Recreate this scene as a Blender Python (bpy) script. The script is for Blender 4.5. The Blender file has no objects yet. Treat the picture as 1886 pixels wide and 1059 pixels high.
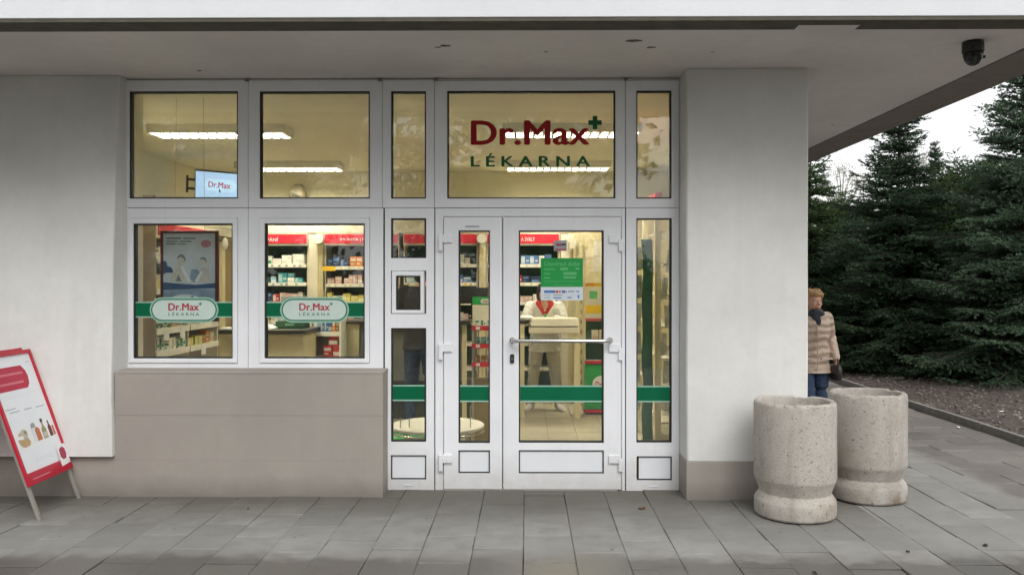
import bpy, bmesh, math, random
import numpy as np
from mathutils import Vector, Matrix
R = math.radians
scene = bpy.context.scene
COL = scene.collection

# ------------------------------------------------------------------ camera, sky, sun, exposure
FPX, YAW, HZ, OX = 1561.0, R(0.55), 515.0, 12.0
EYE = 1.6
cam_d = bpy.data.cameras.new('camera'); cam = bpy.data.objects.new('camera', cam_d); COL.objects.link(cam)
cam.location = (0, 0, EYE); cam.rotation_euler = (R(90), 0, YAW)
cam_d.sensor_width = 36; cam_d.sensor_fit = 'HORIZONTAL'; cam_d.lens = FPX / 1886 * 36
cam_d.shift_x = -OX / 1886; cam_d.shift_y = -(529.5 - HZ) / 1886
cam_d.clip_start = 0.05; cam_d.clip_end = 2000
scene.camera = cam

SUN_EL, SUN_AZ = R(46), R(162)     # azimuth clockwise from +Y: behind the camera, a little to the right
world = bpy.data.worlds.new('World'); scene.world = world; world.use_nodes = True
wn, wl = world.node_tree.nodes, world.node_tree.links
wn.clear()
sky = wn.new('ShaderNodeTexSky'); sky.sky_type = 'NISHITA'; sky.sun_disc = False
sky.sun_elevation = SUN_EL; sky.sun_rotation = SUN_AZ
sky.air_density = 1.6; sky.dust_density = 5.0; sky.ozone_density = 1.0
hsv = wn.new('ShaderNodeHueSaturation'); hsv.inputs['Saturation'].default_value = 0.10
wbg = wn.new('ShaderNodeBackground'); wbg.inputs['Strength'].default_value = 0.15
wout = wn.new('ShaderNodeOutputWorld')
cloud = wn.new('ShaderNodeMix'); cloud.data_type = 'RGBA'; cloud.inputs[0].default_value = 0.6; cloud.inputs[7].default_value = (7.0, 7.1, 7.25, 1)   # even cloud cover over the whole dome
wl.new(sky.outputs[0], hsv.inputs['Color']); wl.new(hsv.outputs[0], cloud.inputs[6]); wl.new(cloud.outputs[2], wbg.inputs['Color']); wl.new(wbg.outputs[0], wout.inputs[0])
sun_d = bpy.data.lights.new('sun', 'SUN'); sun = bpy.data.objects.new('sun', sun_d); COL.objects.link(sun)
sun_d.energy = 0.7; sun_d.angle = R(40); sun_d.color = (1.0, 0.97, 0.93)
sdir = Vector((math.sin(SUN_AZ) * math.cos(SUN_EL), math.cos(SUN_AZ) * math.cos(SUN_EL), math.sin(SUN_EL)))
sun.rotation_euler = sdir.to_track_quat('Z', 'Y').to_euler(); sun.location = (0, -10, 20)
vs = scene.view_settings
vs.view_transform = 'Standard'; vs.look = 'None'; vs.gamma = 1.0; vs.use_curve_mapping = False
vs.exposure = 0.62
LAMP_EMIT = 90.0
scene.render.engine = 'CYCLES'
scene.cycles.use_denoising = True
scene.cycles.max_bounces = 10; scene.cycles.transparent_max_bounces = 24
scene.cycles.diffuse_bounces = 5; scene.cycles.glossy_bounces = 4
scene.cycles.sample_clamp_indirect = 8.0

# ------------------------------------------------------------------ pixel of the photograph -> point on the plane at depth Y
def P(px, py, Y):
    u = (px - 943 - OX) / FPX; v = (HZ - py) / FPX
    dx = -math.sin(YAW) + u * math.cos(YAW); dy = math.cos(YAW) + u * math.sin(YAW)
    t = Y / dy
    return Vector((dx * t, Y, EYE + v * t))
def PX(px, Y): return P(px, 500, Y).x
def PZ(py, Y, px=943): return P(px, py, Y).z

# ------------------------------------------------------------------ materials
def lin(r, g, b):
    f = lambda c: c / 12.92 if c <= .04045 else ((c + .055) / 1.055) ** 2.4
    return (f(r / 255), f(g / 255), f(b / 255), 1)
class NT:
    def __init__(s, name):
        s.m = bpy.data.materials.new(name); s.m.use_nodes = True
        s.n = s.m.node_tree.nodes; s.l = s.m.node_tree.links
        s.b = s.n['Principled BSDF']
    def new(s, t, **k):
        o = s.n.new(t)
        for a, v in k.items(): setattr(o, a, v)
        return o
    def coord(s, kind='Object'):
        if kind == 'World': return s.new('ShaderNodeNewGeometry').outputs['Position']
        return s.new('ShaderNodeTexCoord').outputs[kind]
    def noise(s, scale, co=None, detail=4, rough=.55, dist=0.0):
        o = s.new('ShaderNodeTexNoise'); o.inputs['Scale'].default_value = scale; o.inputs['Detail'].default_value = detail
        o.inputs['Roughness'].default_value = rough; o.inputs['Distortion'].default_value = dist
        if co is not None: s.l.new(co, o.inputs['Vector'])
        return o.outputs['Fac']
    def ramp(s, fac, stops):
        o = s.new('ShaderNodeValToRGB'); e = o.color_ramp.elements
        while len(e) < len(stops): e.new(.5)
        for i, (p, c) in enumerate(stops):
            e[i].position = p; e[i].color = c if isinstance(c, tuple) else (c, c, c, 1)
        s.l.new(fac, o.inputs[0]); return o.outputs[0]
    def mix(s, fac, a, b, mode='MIX'):
        o = s.new('ShaderNodeMix', data_type='RGBA', blend_type=mode)
        for i, v in ((0, fac), (6, a), (7, b)):
            if hasattr(v, 'is_output') or hasattr(v, 'links'): s.l.new(v, o.inputs[i])
            else: o.inputs[i].default_value = v
        return o.outputs[2]
    def math(s, op, a, b=0.0, clamp=False):
        o = s.new('ShaderNodeMath', operation=op, use_clamp=clamp)
        for i, v in ((0, a), (1, b)):
            if hasattr(v, 'links'): s.l.new(v, o.inputs[i])
            else: o.inputs[i].default_value = v
        return o.outputs[0]
    def maprange(s, v, a, b, c=0.0, d=1.0):
        o = s.new('ShaderNodeMapRange'); s.l.new(v, o.inputs[0])
        for i, x in ((1, a), (2, b), (3, c), (4, d)): o.inputs[i].default_value = x
        return o.outputs[0]
    def scaled(s, co, sc):
        o = s.new('ShaderNodeMapping'); o.inputs['Scale'].default_value = sc; s.l.new(co, o.inputs[0]); return o.outputs[0]
    def bump(s, h, strength=.3, dist=.01):
        o = s.new('ShaderNodeBump'); o.inputs['Strength'].default_value = strength; o.inputs['Distance'].default_value = dist
        s.l.new(h, o.inputs['Height']); s.l.new(o.outputs[0], s.b.inputs['Normal'])
    def col(s, c):
        if hasattr(c, 'links'): s.l.new(c, s.b.inputs['Base Color'])
        else: s.b.inputs['Base Color'].default_value = c
    def rough(s, r):
        if hasattr(r, 'links'): s.l.new(r, s.b.inputs['Roughness'])
        else: s.b.inputs['Roughness'].default_value = r
def g3(v): return (v, v, v, 1)
def simple(name, c, rough=.6, metal=0.0, var=.12, scale=6.0, spec=.5, bump=0.0, bscale=60, bdist=.004):
    t = NT(name); co = t.coord('World')
    n = t.noise(scale, co, 3)
    k = t.maprange(n, .25, .75, 1 - var, 1 + var)
    cc = t.new('ShaderNodeVectorMath', operation='SCALE'); cc.inputs[0].default_value = c[:3]; t.l.new(k, cc.inputs['Scale'])
    t.col(cc.outputs[0]); t.rough(rough); t.b.inputs['Metallic'].default_value = metal
    t.b.inputs['Specular IOR Level'].default_value = spec
    if bump: t.bump(t.noise(bscale, co, 5 if bdist < .01 else 2), bump, bdist)
    return t.m
def emissive(name, c, s):
    t = NT(name); t.col(c); t.b.inputs['Emission Color'].default_value = c; t.b.inputs['Emission Strength'].default_value = s
    return t.m

def m_plaster(name, base, dirt):
    t = NT(name); co = t.coord('World')
    big = t.noise(.9, co, 5, .6); fine = t.noise(14, co, 5, .6)
    c = t.mix(t.ramp(big, [(.35, g3(0)), (.7, g3(1))]), base, dirt)
    c = t.mix(t.math('MULTIPLY', t.ramp(fine, [(.45, g3(0)), (.75, g3(1))]), .35), c, dirt)
    streak = t.noise(2.2, t.scaled(co, (3.5, 3.5, .25)), 4)
    c = t.mix(t.math('MULTIPLY', t.ramp(streak, [(.52, g3(0)), (.72, g3(1))]), .35), c, dirt)
    # splash dirt with an uneven edge just above the ground, and damp marks
    sep = t.new('ShaderNodeSeparateXYZ'); t.l.new(co, sep.inputs[0])
    h = t.math('ADD', sep.outputs[2], t.math('MULTIPLY', t.noise(5, co, 4), -.12))
    sp = t.maprange(h, -.04, .10, 1, 0)
    c = t.mix(t.math('MULTIPLY', sp, .55), c, tuple(x * .45 for x in dirt[:3]) + (1,))
    t.col(c); t.rough(.92); t.b.inputs['Specular IOR Level'].default_value = .2
    h2 = t.math('ADD', t.noise(170, co, 3), t.math('MULTIPLY', t.noise(5, co, 4), 3.0))
    t.bump(h2, .28, .004)
    return t.m
M = {}
M['plaster'] = m_plaster('white_plaster', (.71, .705, .685, 1), (.585, .58, .555, 1))
M['soffit'] = m_plaster('soffit_plaster', (.72, .69, .655, 1), (.60, .57, .54, 1))
M['plinth'] = m_plaster('taupe_plinth', (.36, .325, .29, 1), (.305, .275, .247, 1))
M['fascia'] = m_plaster('fascia_paint', (.74, .75, .77, 1), (.68, .69, .71, 1))
M['drip'] = simple('stained_drip_edge', (.085, .078, .060, 1), .9, var=.25, scale=9, bump=.3)  # plain dark tone, deeper than the soffit
M['edge'] = simple('canopy_edge_strip', (.20, .175, .155, 1), .9, var=.12, scale=5, bump=.3)
def m_pvc(name, c, rough):
    t = NT(name); co = t.coord('World'); sep = t.new('ShaderNodeSeparateXYZ'); t.l.new(co, sep.inputs[0])
    n = t.noise(2.5, co, 4); k = t.maprange(n, .3, .7, .95, 1.03)
    cc = t.new('ShaderNodeVectorMath', operation='SCALE'); cc.inputs[0].default_value = c[:3]; t.l.new(k, cc.inputs['Scale'])
    low = t.maprange(t.math('ADD', sep.outputs[2], t.math('MULTIPLY', t.noise(7, co, 5, .65), -.30)), -.12, .16, 1, 0)
    spk = t.ramp(t.noise(42, co, 4, .65), [(.60, g3(0)), (.72, g3(1))])
    st = t.ramp(t.noise(3.0, t.scaled(co, (6, 6, .3)), 5, .6), [(.55, g3(0)), (.75, g3(1))])
    d = t.math('ADD', t.math('MULTIPLY', low, .45), t.math('ADD', t.math('MULTIPLY', spk, .10), t.math('MULTIPLY', st, .10)), True)
    t.col(t.mix(d, cc.outputs[0], (.34, .32, .28, 1))); t.rough(t.maprange(n, .3, .7, rough, rough + .14)); return t.m
M['pvc'] = m_pvc('white_pvc', (.80, .81, .84, 1), .32)
M['pvc_panel'] = simple('white_pvc_panel', (.74, .76, .79, 1), .38, var=.03, scale=3)
M['rubber'] = simple('black_gasket', (.012, .012, .012, 1), .7)
M['joint'] = simple('dark_joint', (.03, .03, .028, 1), .9)
M['chrome'] = simple('brushed_steel', (.62, .61, .59, 1), .22, 1.0, var=.05)
M['black'] = simple('black_plastic', (.012, .012, .013, 1), .38)
M['green'] = simple('green_film', (.003, .125, .056, 1), .5, var=.08, spec=.15)
M['green_edge'] = simple('pale_green_film', (.30, .52, .42, 1), .5, var=.05)
M['pill'] = simple('milky_film', (.55, .66, .61, 1), .5, var=.05)
M['red_letter'] = simple('dark_red_film', (.30, .008, .012, 1), .5, var=.06, spec=.2)
M['red_letter2'] = simple('red_film', (.40, .018, .045, 1), .5, var=.06)
M['green_letter'] = simple('dark_green_film', (.008, .105, .038, 1), .5, var=.06, spec=.2)
M['grey_letter'] = simple('grey_green_film', (.12, .26, .19, 1), .5)
M['cream'] = simple('cream_laminate', (.66, .58, .36, 1), .55, var=.05)
M['cream_pale'] = simple('pale_laminate', (.68, .63, .50, 1), .55, var=.05)
M['wall_in'] = simple('inner_wall_paint', (.70, .67, .53, 1), .85, var=.05, scale=1.5)
M['ceil_in'] = simple('inner_ceiling_paint', (.74, .71, .57, 1), .9, var=.05, scale=1.3)
M['beige'] = simple('beige_board', (.40, .32, .25, 1), .6, var=.06)
M['brown'] = simple('brown_panel', (.22, .165, .07, 1), .6, var=.1)
M['darkback'] = simple('dark_shelf_back', (.05, .055, .035, 1), .7)
M['greenback'] = simple('green_shelf_back', (.012, .06, .026, 1), .7)
M['white_in'] = simple('white_laminate', (.78, .76, .68, 1), .5, var=.04)
M['redhead'] = simple('red_header', (.55, .010, .030, 1), .45, var=.05)
M['counter_top'] = simple('dark_counter_top', (.035, .03, .025, 1), .35)
M['white'] = simple('white_print', (.78, .78, .78, 1), .5, var=.03)
M['tile_in'] = None
M['signgreen'] = simple('sign_green', (.006, .30, .055, 1), .45, var=.05)
M['signgreen_lt'] = simple('sign_green_print', (.10, .44, .16, 1), .45, var=.05)
M['signblue'] = simple('print_blue', (.05, .16, .45, 1), .5)
M['print_grey'] = simple('print_grey', (.30, .33, .36, 1), .6)
M['print_pale'] = simple('print_pale', (.62, .68, .74, 1), .55, var=.04)
M['yellow'] = simple('yellow_print', (.78, .50, .02, 1), .5)
M['orange'] = simple('orange_print', (.75, .22, .02, 1), .5)
M['aboard_red'] = simple('board_red', (.46, .006, .030, 1), .35, var=.05)
M['alu'] = simple('dull_aluminium', (.42, .40, .36, 1), .45, .6, var=.08)
M['skin'] = simple('skin', (.50, .27, .19, 1), .55, var=.12, scale=20)
M['hair_blond'] = simple('sandy_hair', (.33, .19, .075, 1), .6, var=.4, scale=70, bump=.6, bscale=150)
M['hair_dark'] = simple('dark_hair', (.02, .015, .012, 1), .5, var=.3, scale=60, bump=.5, bscale=150)
def m_coat():
    t = NT('quilted_tan_coat'); co = t.coord('World'); n = t.noise(9, co, 3)
    cc = t.mix(n, (.33, .245, .18, 1), (.47, .36, .275, 1)); t.col(cc); t.rough(.40)
    wv = t.new('ShaderNodeTexWave', wave_type='BANDS', bands_direction='Z'); wv.inputs['Scale'].default_value = 4.2; wv.inputs['Distortion'].default_value = 5.0; wv.inputs['Detail'].default_value = 2.0; wv.inputs['Detail Scale'].default_value = .9; t.l.new(co, wv.inputs['Vector'])
    t.bump(t.math('ADD', wv.outputs['Fac'], t.math('MULTIPLY', t.noise(17, co, 3), .8)), .45, .03); return t.m
M['coat'] = m_coat()
M['scarf'] = simple('dark_scarf', (.022, .025, .035, 1), .9, var=.5, scale=40, bump=.8, bscale=60)
M['denim'] = simple('denim', (.022, .040, .085, 1), .9, var=.3, scale=14, bump=.8, bscale=15, bdist=.04)
M['bag'] = simple('dark_bag', (.02, .012, .011, 1), .4, var=.2)
M['tunic'] = simple('white_tunic', (.66, .65, .60, 1), .8, var=.08, bump=.8, bscale=13, bdist=.04)
M['trouser_lt'] = simple('pale_trousers', (.50, .47, .38, 1), .85, var=.1, bump=.8, bscale=12, bdist=.04)
M['redshirt'] = simple('red_collar', (.42, .02, .02, 1), .7)
M['jacket_dk'] = simple('black_jacket', (.012, .012, .013, 1), .8, bump=.6, bscale=16)
M['shoe'] = simple('white_shoe', (.60, .58, .60, 1), .6)
M['shoe_lav'] = simple('lavender_shoe', (.25, .24, .42, 1), .6)
M['lip'] = simple('lip', (.36, .10, .09, 1), .5)
M['eye'] = simple('eye_dark', (.03, .025, .02, 1), .3)
M['bark'] = simple('bark', (.040, .030, .022, 1), .95, var=.4, scale=18, bump=1.0, bscale=40)
M['birchbark'] = simple('birch_bark', (.38, .36, .33, 1), .9, var=.5, scale=7)
M['shrubbark'] = simple('shrub_bark', (.06, .045, .03, 1), .95, var=.3, scale=20)

def m_concrete(name, base):
    t = NT(name); co0 = t.coord('Object'); oi = t.new('ShaderNodeObjectInfo')
    of = t.new('ShaderNodeVectorMath', operation='SCALE'); of.inputs[0].default_value = (37, 51, 13); t.l.new(oi.outputs['Random'], of.inputs['Scale'])
    ad = t.new('ShaderNodeVectorMath', operation='ADD'); t.l.new(co0, ad.inputs[0]); t.l.new(of.outputs[0], ad.inputs[1]); co = ad.outputs[0]
    big = t.noise(5, co, 5, .6)
    c = t.mix(t.ramp(big, [(.3, g3(0)), (.72, g3(1))]), base, tuple(x * .84 for x in base[:3]) + (1,))
    v = t.new('ShaderNodeTexVoronoi'); v.inputs['Scale'].default_value = 95; t.l.new(co, v.inputs[0])
    sp = t.ramp(v.outputs['Color'], [(.0, g3(.78)), (.22, g3(.93)), (.5, g3(1.0)), (.88, g3(1.02)), (1.0, g3(1.12))])
    c = t.mix(1.0, c, sp, 'MULTIPLY')
    pit = t.noise(48, co, 3, .55)
    pm = t.ramp(pit, [(.63, g3(0)), (.69, g3(1))])
    c = t.mix(t.math('MULTIPLY', pm, .75), c, tuple(x * .30 for x in base[:3]) + (1,))
    run = t.ramp(t.noise(6.5, t.scaled(co, (1, 1, .16)), 5, .62), [(.50, g3(0)), (.70, g3(1))])
    c = t.mix(t.math('MULTIPLY', run, .50), c, tuple(x * .48 for x in base[:3]) + (1,))
    blot = t.ramp(t.noise(3.1, co, 6, .68), [(.52, g3(0)), (.68, g3(1))])
    c = t.mix(t.math('MULTIPLY', blot, .42), c, (base[0] * .62, base[1] * .60, base[2] * .52, 1))
    c = t.mix(1.0, c, t.mix(oi.outputs['Random'], (1.03, 1.01, 1.0, 1), (.90, .89, .90, 1)), 'MULTIPLY')
    # run-off stain low on the pot: a brown patch with its own outline
    sep = t.new('ShaderNodeSeparateXYZ'); t.l.new(co0, sep.inputs[0])
    low = t.maprange(sep.outputs[2], .21, .0, 0, 1)
    side = t.maprange(sep.outputs[0], .03, .10, 0, 1)
    st = t.math('MULTIPLY', t.math('MULTIPLY', low, side), t.ramp(t.noise(8, co, 4), [(.42, g3(0)), (.62, g3(1))]))
    c = t.mix(t.math('MULTIPLY', st, .75), c, (.17, .105, .055, 1))
    t.col(c); t.rough(.93); t.b.inputs['Specular IOR Level'].default_value = .25
    t.bump(t.math('SUBTRACT', t.math('MULTIPLY', v.outputs['Distance'], .8), t.math('MULTIPLY', pm, .9)), .55, .004)
    return t.m
M['concrete'] = m_concrete('exposed_aggregate_concrete', (.47, .44, .395, 1))

def m_paving():
    t = NT('paving_slab_concrete'); co = t.coord('World')
    oi = t.new('ShaderNodeObjectInfo')
    big = t.noise(.8, co, 5, .6); mid = t.noise(6, co, 5, .6); fine = t.noise(110, co, 3, .6)
    base = t.mix(t.ramp(big, [(.34, g3(0)), (.68, g3(1))]), (.285, .283, .265, 1), (.205, .202, .186, 1))
    k = t.maprange(oi.outputs['Random'], 0, 1, .84, 1.12)
    sc = t.new('ShaderNodeVectorMath', operation='SCALE'); t.l.new(base, sc.inputs[0]); t.l.new(k, sc.inputs['Scale'])
    c = t.mix(t.math('MULTIPLY', t.ramp(mid, [(.44, g3(0)), (.70, g3(1))]), .6), sc.outputs[0], (.18, .175, .155, 1))
    c = t.mix(t.math('MULTIPLY', t.ramp(fine, [(.5, g3(0)), (.75, g3(1))]), .35), c, (.20, .195, .18, 1))
    gum = t.ramp(t.noise(17, co, 1, .3), [(.775, g3(0)), (.79, g3(1))])
    c = t.mix(t.math('MULTIPLY', gum, .6), c, (.085, .08, .07, 1))
    sep = t.new('ShaderNodeSeparateXYZ'); t.l.new(co, sep.inputs[0])
    # dirt plus painted contact shade, darkening the slabs towards the foot of the walls
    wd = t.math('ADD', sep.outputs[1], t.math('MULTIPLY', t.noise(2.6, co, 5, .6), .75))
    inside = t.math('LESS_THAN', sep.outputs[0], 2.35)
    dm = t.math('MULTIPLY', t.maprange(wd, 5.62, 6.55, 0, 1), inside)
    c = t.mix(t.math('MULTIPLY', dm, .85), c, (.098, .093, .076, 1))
    # rain-wet slabs outside the shelter of the canopy
    wob = t.math('ADD', t.math('MULTIPLY', t.math('SUBTRACT', t.noise(4.5, co, 7, .7), .5), .55), t.maprange(oi.outputs['Random'], 0, 1, -.05, .05))
    wy = t.maprange(t.math('ADD', sep.outputs[1], wob), 5.00, 4.80, 0, 1)
    wx = t.maprange(t.math('ADD', sep.outputs[0], wob), 3.50, 3.66, 0, 1)
    wet = t.math('MAXIMUM', wy, wx)
    wet_front = t.math('MULTIPLY', wy, t.maprange(sep.outputs[0], 2.6, 3.4, 1, 0))  # wet tone is darker in the front strip than at the right
    wc = t.mix(t.ramp(t.noise(1.6, co, 4), [(.35, g3(0)), (.65, g3(1))]), (.175, .158, .143, 1), (.228, .207, .189, 1))
    wc = t.mix(wet_front, wc, (.115, .108, .097, 1))
    wc2 = t.new('ShaderNodeVectorMath', operation='SCALE'); t.l.new(wc, wc2.inputs[0]); t.l.new(k, wc2.inputs['Scale'])
    c = t.mix(wet, c, wc2.outputs[0])
    t.col(c)
    t.rough(t.maprange(wet, 0, 1, .88, .36)); t.b.inputs['Specular IOR Level'].default_value = .35
    t.bump(t.math('ADD', fine, t.math('MULTIPLY', mid, .8)), .3, .004)
    return t.m
M['paving'] = m_paving()
M['sand'] = simple('joint_sand', (.125, .118, .10, 1), .95, var=.3, scale=30)
M['kerb'] = simple('kerb_concrete', (.20, .19, .175, 1), .9, var=.18, scale=12, bump=.5)
M['soil'] = simple('mulched_soil', (.070, .054, .045, 1), .97, var=.5, scale=16, bump=1.0, bscale=30)
M['grass'] = simple('rough_grass', (.035, .055, .018, 1), .95, var=.4, scale=3, bump=1.0, bscale=25)
M['asphalt'] = simple('asphalt', (.05, .05, .05, 1), .9, var=.2, scale=20, bump=.4)
def m_tile():
    t = NT('shop_floor_tile'); co = t.coord('World'); oi = t.new('ShaderNodeObjectInfo')
    n = t.noise(9, co, 4); k = t.math('ADD', t.maprange(n, .3, .7, .9, 1.08), t.maprange(oi.outputs['Random'], 0, 1, -.06, .06))
    sc = t.new('ShaderNodeVectorMath', operation='SCALE'); sc.inputs[0].default_value = (.42, .38, .29); t.l.new(k, sc.inputs['Scale'])
    t.col(sc.outputs[0]); t.rough(.38); return t.m
M['tile_in'] = m_tile()

def m_glass():
    t = NT('window_glass'); t.n.remove(t.b)
    out = t.n['Material Output']
    tr = t.new('ShaderNodeBsdfTransparent'); tr.inputs[0].default_value = (.965, .98, .965, 1)
    gl = t.new('ShaderNodeBsdfGlossy'); gl.inputs['Roughness'].default_value = 0.0; gl.inputs['Color'].default_value = (1, 1, 1, 1)
    fr = t.new('ShaderNodeFresnel'); fr.inputs[0].default_value = 1.52
    mx = t.new('ShaderNodeMixShader')
    df_ = t.new('ShaderNodeBsdfDiffuse'); df_.inputs[0].default_value = (.6, .6, .58, 1)
    co = t.coord('World'); sm = t.noise(3.2, t.scaled(co, (1, 1, .6)), 6, .7, 1.2)
    fm = t.maprange(sm, .40, .72, .004, .030)
    m2 = t.new('ShaderNodeMixShader'); t.l.new(fm, m2.inputs[0]); t.l.new(tr.outputs[0], m2.inputs[1]); t.l.new(df_.outputs[0], m2.inputs[2])
    t.l.new(fr.outputs[0], mx.inputs[0]); t.l.new(m2.outputs[0], mx.inputs[1]); t.l.new(gl.outputs[0], mx.inputs[2]); t.l.new(mx.outputs[0], out.inputs[0])
    return t.m
M['glass'] = m_glass()

def m_needle(name, a, b, rough=.65):
    t = NT(name); g = t.new('ShaderNodeNewGeometry'); co = t.coord('Object')
    c = t.mix(g.outputs['Random Per Island'], a, b)
    n = t.noise(1.7, co, 3)
    c = t.mix(t.ramp(n, [(.38, g3(0)), (.66, g3(1))]), c, tuple(x * 1.35 for x in b[:3]) + (1,))
    t.col(c); t.rough(rough); t.b.inputs['Specular IOR Level'].default_value = .12
    return t.m
M['needle_dark'] = m_needle('dark_spruce_needles', (.010, .022, .011, 1), (.036, .062, .032, 1))
M['needle_blue'] = m_needle('blue_spruce_needles', (.017, .036, .018, 1), (.066, .104, .062, 1))
M['needle_green'] = m_needle('green_yew_needles', (.014, .032, .011, 1), (.052, .086, .030, 1))
M['leaf_pale'] = m_needle('pale_birch_leaves', (.22, .22, .17, 1), (.36, .35, .30, 1))
M['leaf_green'] = m_needle('green_leaves', (.040, .065, .020, 1), (.085, .12, .035, 1))
M['litter'] = m_needle('dry_leaf_litter', (.045, .034, .028, 1), (.20, .165, .14, 1), .9)

# ------------------------------------------------------------------ mesh helpers
class MB:
    def __init__(s): s.v = []; s.f = []; s.mi = []; s.cur = 0
    def add(s, vs_, fs):
        o = len(s.v); s.v += [tuple(v) for v in vs_]
        for f in fs: s.f.append([i + o for i in f]); s.mi.append(s.cur)
        return s
    def box(s, x0, x1, y0, y1, z0, z1):
        return s.add([(x0, y0, z0), (x1, y0, z0), (x1, y1, z0), (x0, y1, z0), (x0, y0, z1), (x1, y0, z1), (x1, y1, z1), (x0, y1, z1)],
                     [(0, 3, 2, 1), (4, 5, 6, 7), (0, 1, 5, 4), (1, 2, 6, 5), (2, 3, 7, 6), (3, 0, 4, 7)])
    def hexa(s, p):
        return s.add(p, [(0, 3, 2, 1), (4, 5, 6, 7), (0, 1, 5, 4), (1, 2, 6, 5), (2, 3, 7, 6), (3, 0, 4, 7)])
    def ring(s, ox0, ox1, oz0, oz1, ix0, ix1, iz0, iz1, y0, y1):
        v = []
        for y in (y0, y1):
            v += [(ox0, y, oz0), (ox1, y, oz0), (ox1, y, oz1), (ox0, y, oz1), (ix0, y, iz0), (ix1, y, iz0), (ix1, y, iz1), (ix0, y, iz1)]
        f = []
        for k in range(4):
            n = (k + 1) % 4
            f += [(k, n, 4 + n, 4 + k), (8 + n, 8 + k, 12 + k, 12 + n), (n, k, 8 + k, 8 + n), (4 + k, 4 + n, 12 + n, 12 + k)]
        return s.add(v, f)
    def lathe(s, prof, n=32, c=(0, 0, 0)):
        m = len(prof); v = []
        for (r, z) in prof:
            for k in range(n):
                a = 2 * math.pi * k / n; v.append((c[0] + r * math.cos(a), c[1] + r * math.sin(a), c[2] + z))
        f = []
        for j in range(m - 1):
            for k in range(n):
                k2 = (k + 1) % n; f.append((j * n + k, j * n + k2, (j + 1) * n + k2, (j + 1) * n + k))
        f.append(list(range(n))[::-1]); f.append([(m - 1) * n + k for k in range(n)])
        return s.add(v, f)
    def tube(s, pts, rad, n=10, rad2=None):
        pts = [Vector(p) for p in pts]; m = len(pts)
        rad = rad if isinstance(rad, (list, tuple)) else [rad] * m
        v = []; up = Vector((0, 0, 1))
        for i, p in enumerate(pts):
            d = (pts[min(i + 1, m - 1)] - pts[max(i - 1, 0)]).normalized()
            a = d.cross(up)
            if a.length < .05: a = d.cross(Vector((0, 1, 0)))
            a.normalize(); b = d.cross(a)
            for k in range(n):
                t = 2 * math.pi * k / n; v.append(p + (a * math.cos(t) + b * math.sin(t)) * rad[i])
        f = []
        for j in range(m - 1):
            for k in range(n):
                k2 = (k + 1) % n; f.append((j * n + k, (j + 1) * n + k, (j + 1) * n + k2, j * n + k2))
        f.append(list(range(n))); f.append([(m - 1) * n + k for k in range(n)][::-1])
        return s.add(v, f)
    def ell(s, c, r, n=16, m=10, rot=None):
        v = []; f = []; c = Vector(c)
        for j in range(m + 1):
            ph = math.pi * j / m
            for k in range(n):
                t = 2 * math.pi * k / n
                q = Vector((r[0] * math.sin(ph) * math.cos(t), r[1] * math.sin(ph) * math.sin(t), -r[2] * math.cos(ph)))
                if rot is not None: q = rot @ q
                v.append(c + q)
        for j in range(m):
            for k in range(n):
                k2 = (k + 1) % n; f.append((j * n + k, j * n + k2, (j + 1) * n + k2, (j + 1) * n + k))
        return s.add(v, f)
    def rings(s, rr, n=20):
        """closed loft of horizontal ellipses (cx, cy, z, rx, ry)"""
        v = []; f = []; m = len(rr)
        for (cx, cy, z, rx, ry) in rr:
            for k in range(n):
                t = 2 * math.pi * k / n; v.append((cx + rx * math.cos(t), cy + ry * math.sin(t), z))
        for j in range(m - 1):
            for k in range(n):
                k2 = (k + 1) % n; f.append((j * n + k, j * n + k2, (j + 1) * n + k2, (j + 1) * n + k))
        f.append(list(range(n))[::-1]); f.append([(m - 1) * n + k for k in range(n)])
        return s.add(v, f)
    def plate(s, pts, y0, y1):
        """polygon of (x, z), given counter-clockwise seen from the camera, extruded from y0 (front) to y1"""
        n = len(pts)
        v = [(x, y0, z) for x, z in pts] + [(x, y1, z) for x, z in pts]
        f = [list(range(n)), [n + k for k in range(n)][::-1]]
        for k in range(n):
            k2 = (k + 1) % n; f.append((k2, k, n + k, n + k2))
        return s.add(v, f)
    def mesh(s, name, mats):
        me = bpy.data.meshes.new(name); me.from_pydata(s.v, [], s.f)
        for m in (mats if isinstance(mats, (list, tuple)) else [mats]): me.materials.append(m)
        if any(s.mi): me.polygons.foreach_set('material_index', s.mi)
        me.update(); return me
def link(name, data, parent=None, loc=None, smooth=False, bevel=0.0):
    o = bpy.data.objects.new(name, data); COL.objects.link(o)
    if parent: o.parent = parent
    if loc is not None: o.location = loc
    if smooth and data: data.polygons.foreach_set('use_smooth', [True] * len(data.polygons))
    if bevel:
        b = o.modifiers.new('bevel', 'BEVEL'); b.width = bevel; b.segments = 2; b.limit_method = 'ANGLE'; b.angle_limit = R(40)
    return o
def build(mb, name, mat, parent=None, loc=None, smooth=False, bevel=0.0):
    return link(name, mb.mesh(name, mat), parent, loc, smooth, bevel)
def tag(o, label, cat, group=None):
    o['label'] = label; o['category'] = cat
    if group: o['group'] = group
    return o
def thing(name, label, cat, loc=(0, 0, 0), rz=0.0, group=None):
    o = link(name, None, None, loc); o.rotation_euler = (0, 0, rz); o.empty_display_size = .1
    return tag(o, label, cat, group)
def struct(o): o['kind'] = 'structure'; return o
def stuff(o): o['kind'] = 'stuff'; return o
def ellpts(cx, cz, rx, rz, n=24, a0=0): return [(cx + rx * math.cos(a0 + 2 * math.pi * k / n), cz + rz * math.sin(a0 + 2 * math.pi * k / n)) for k in range(n)]
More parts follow.
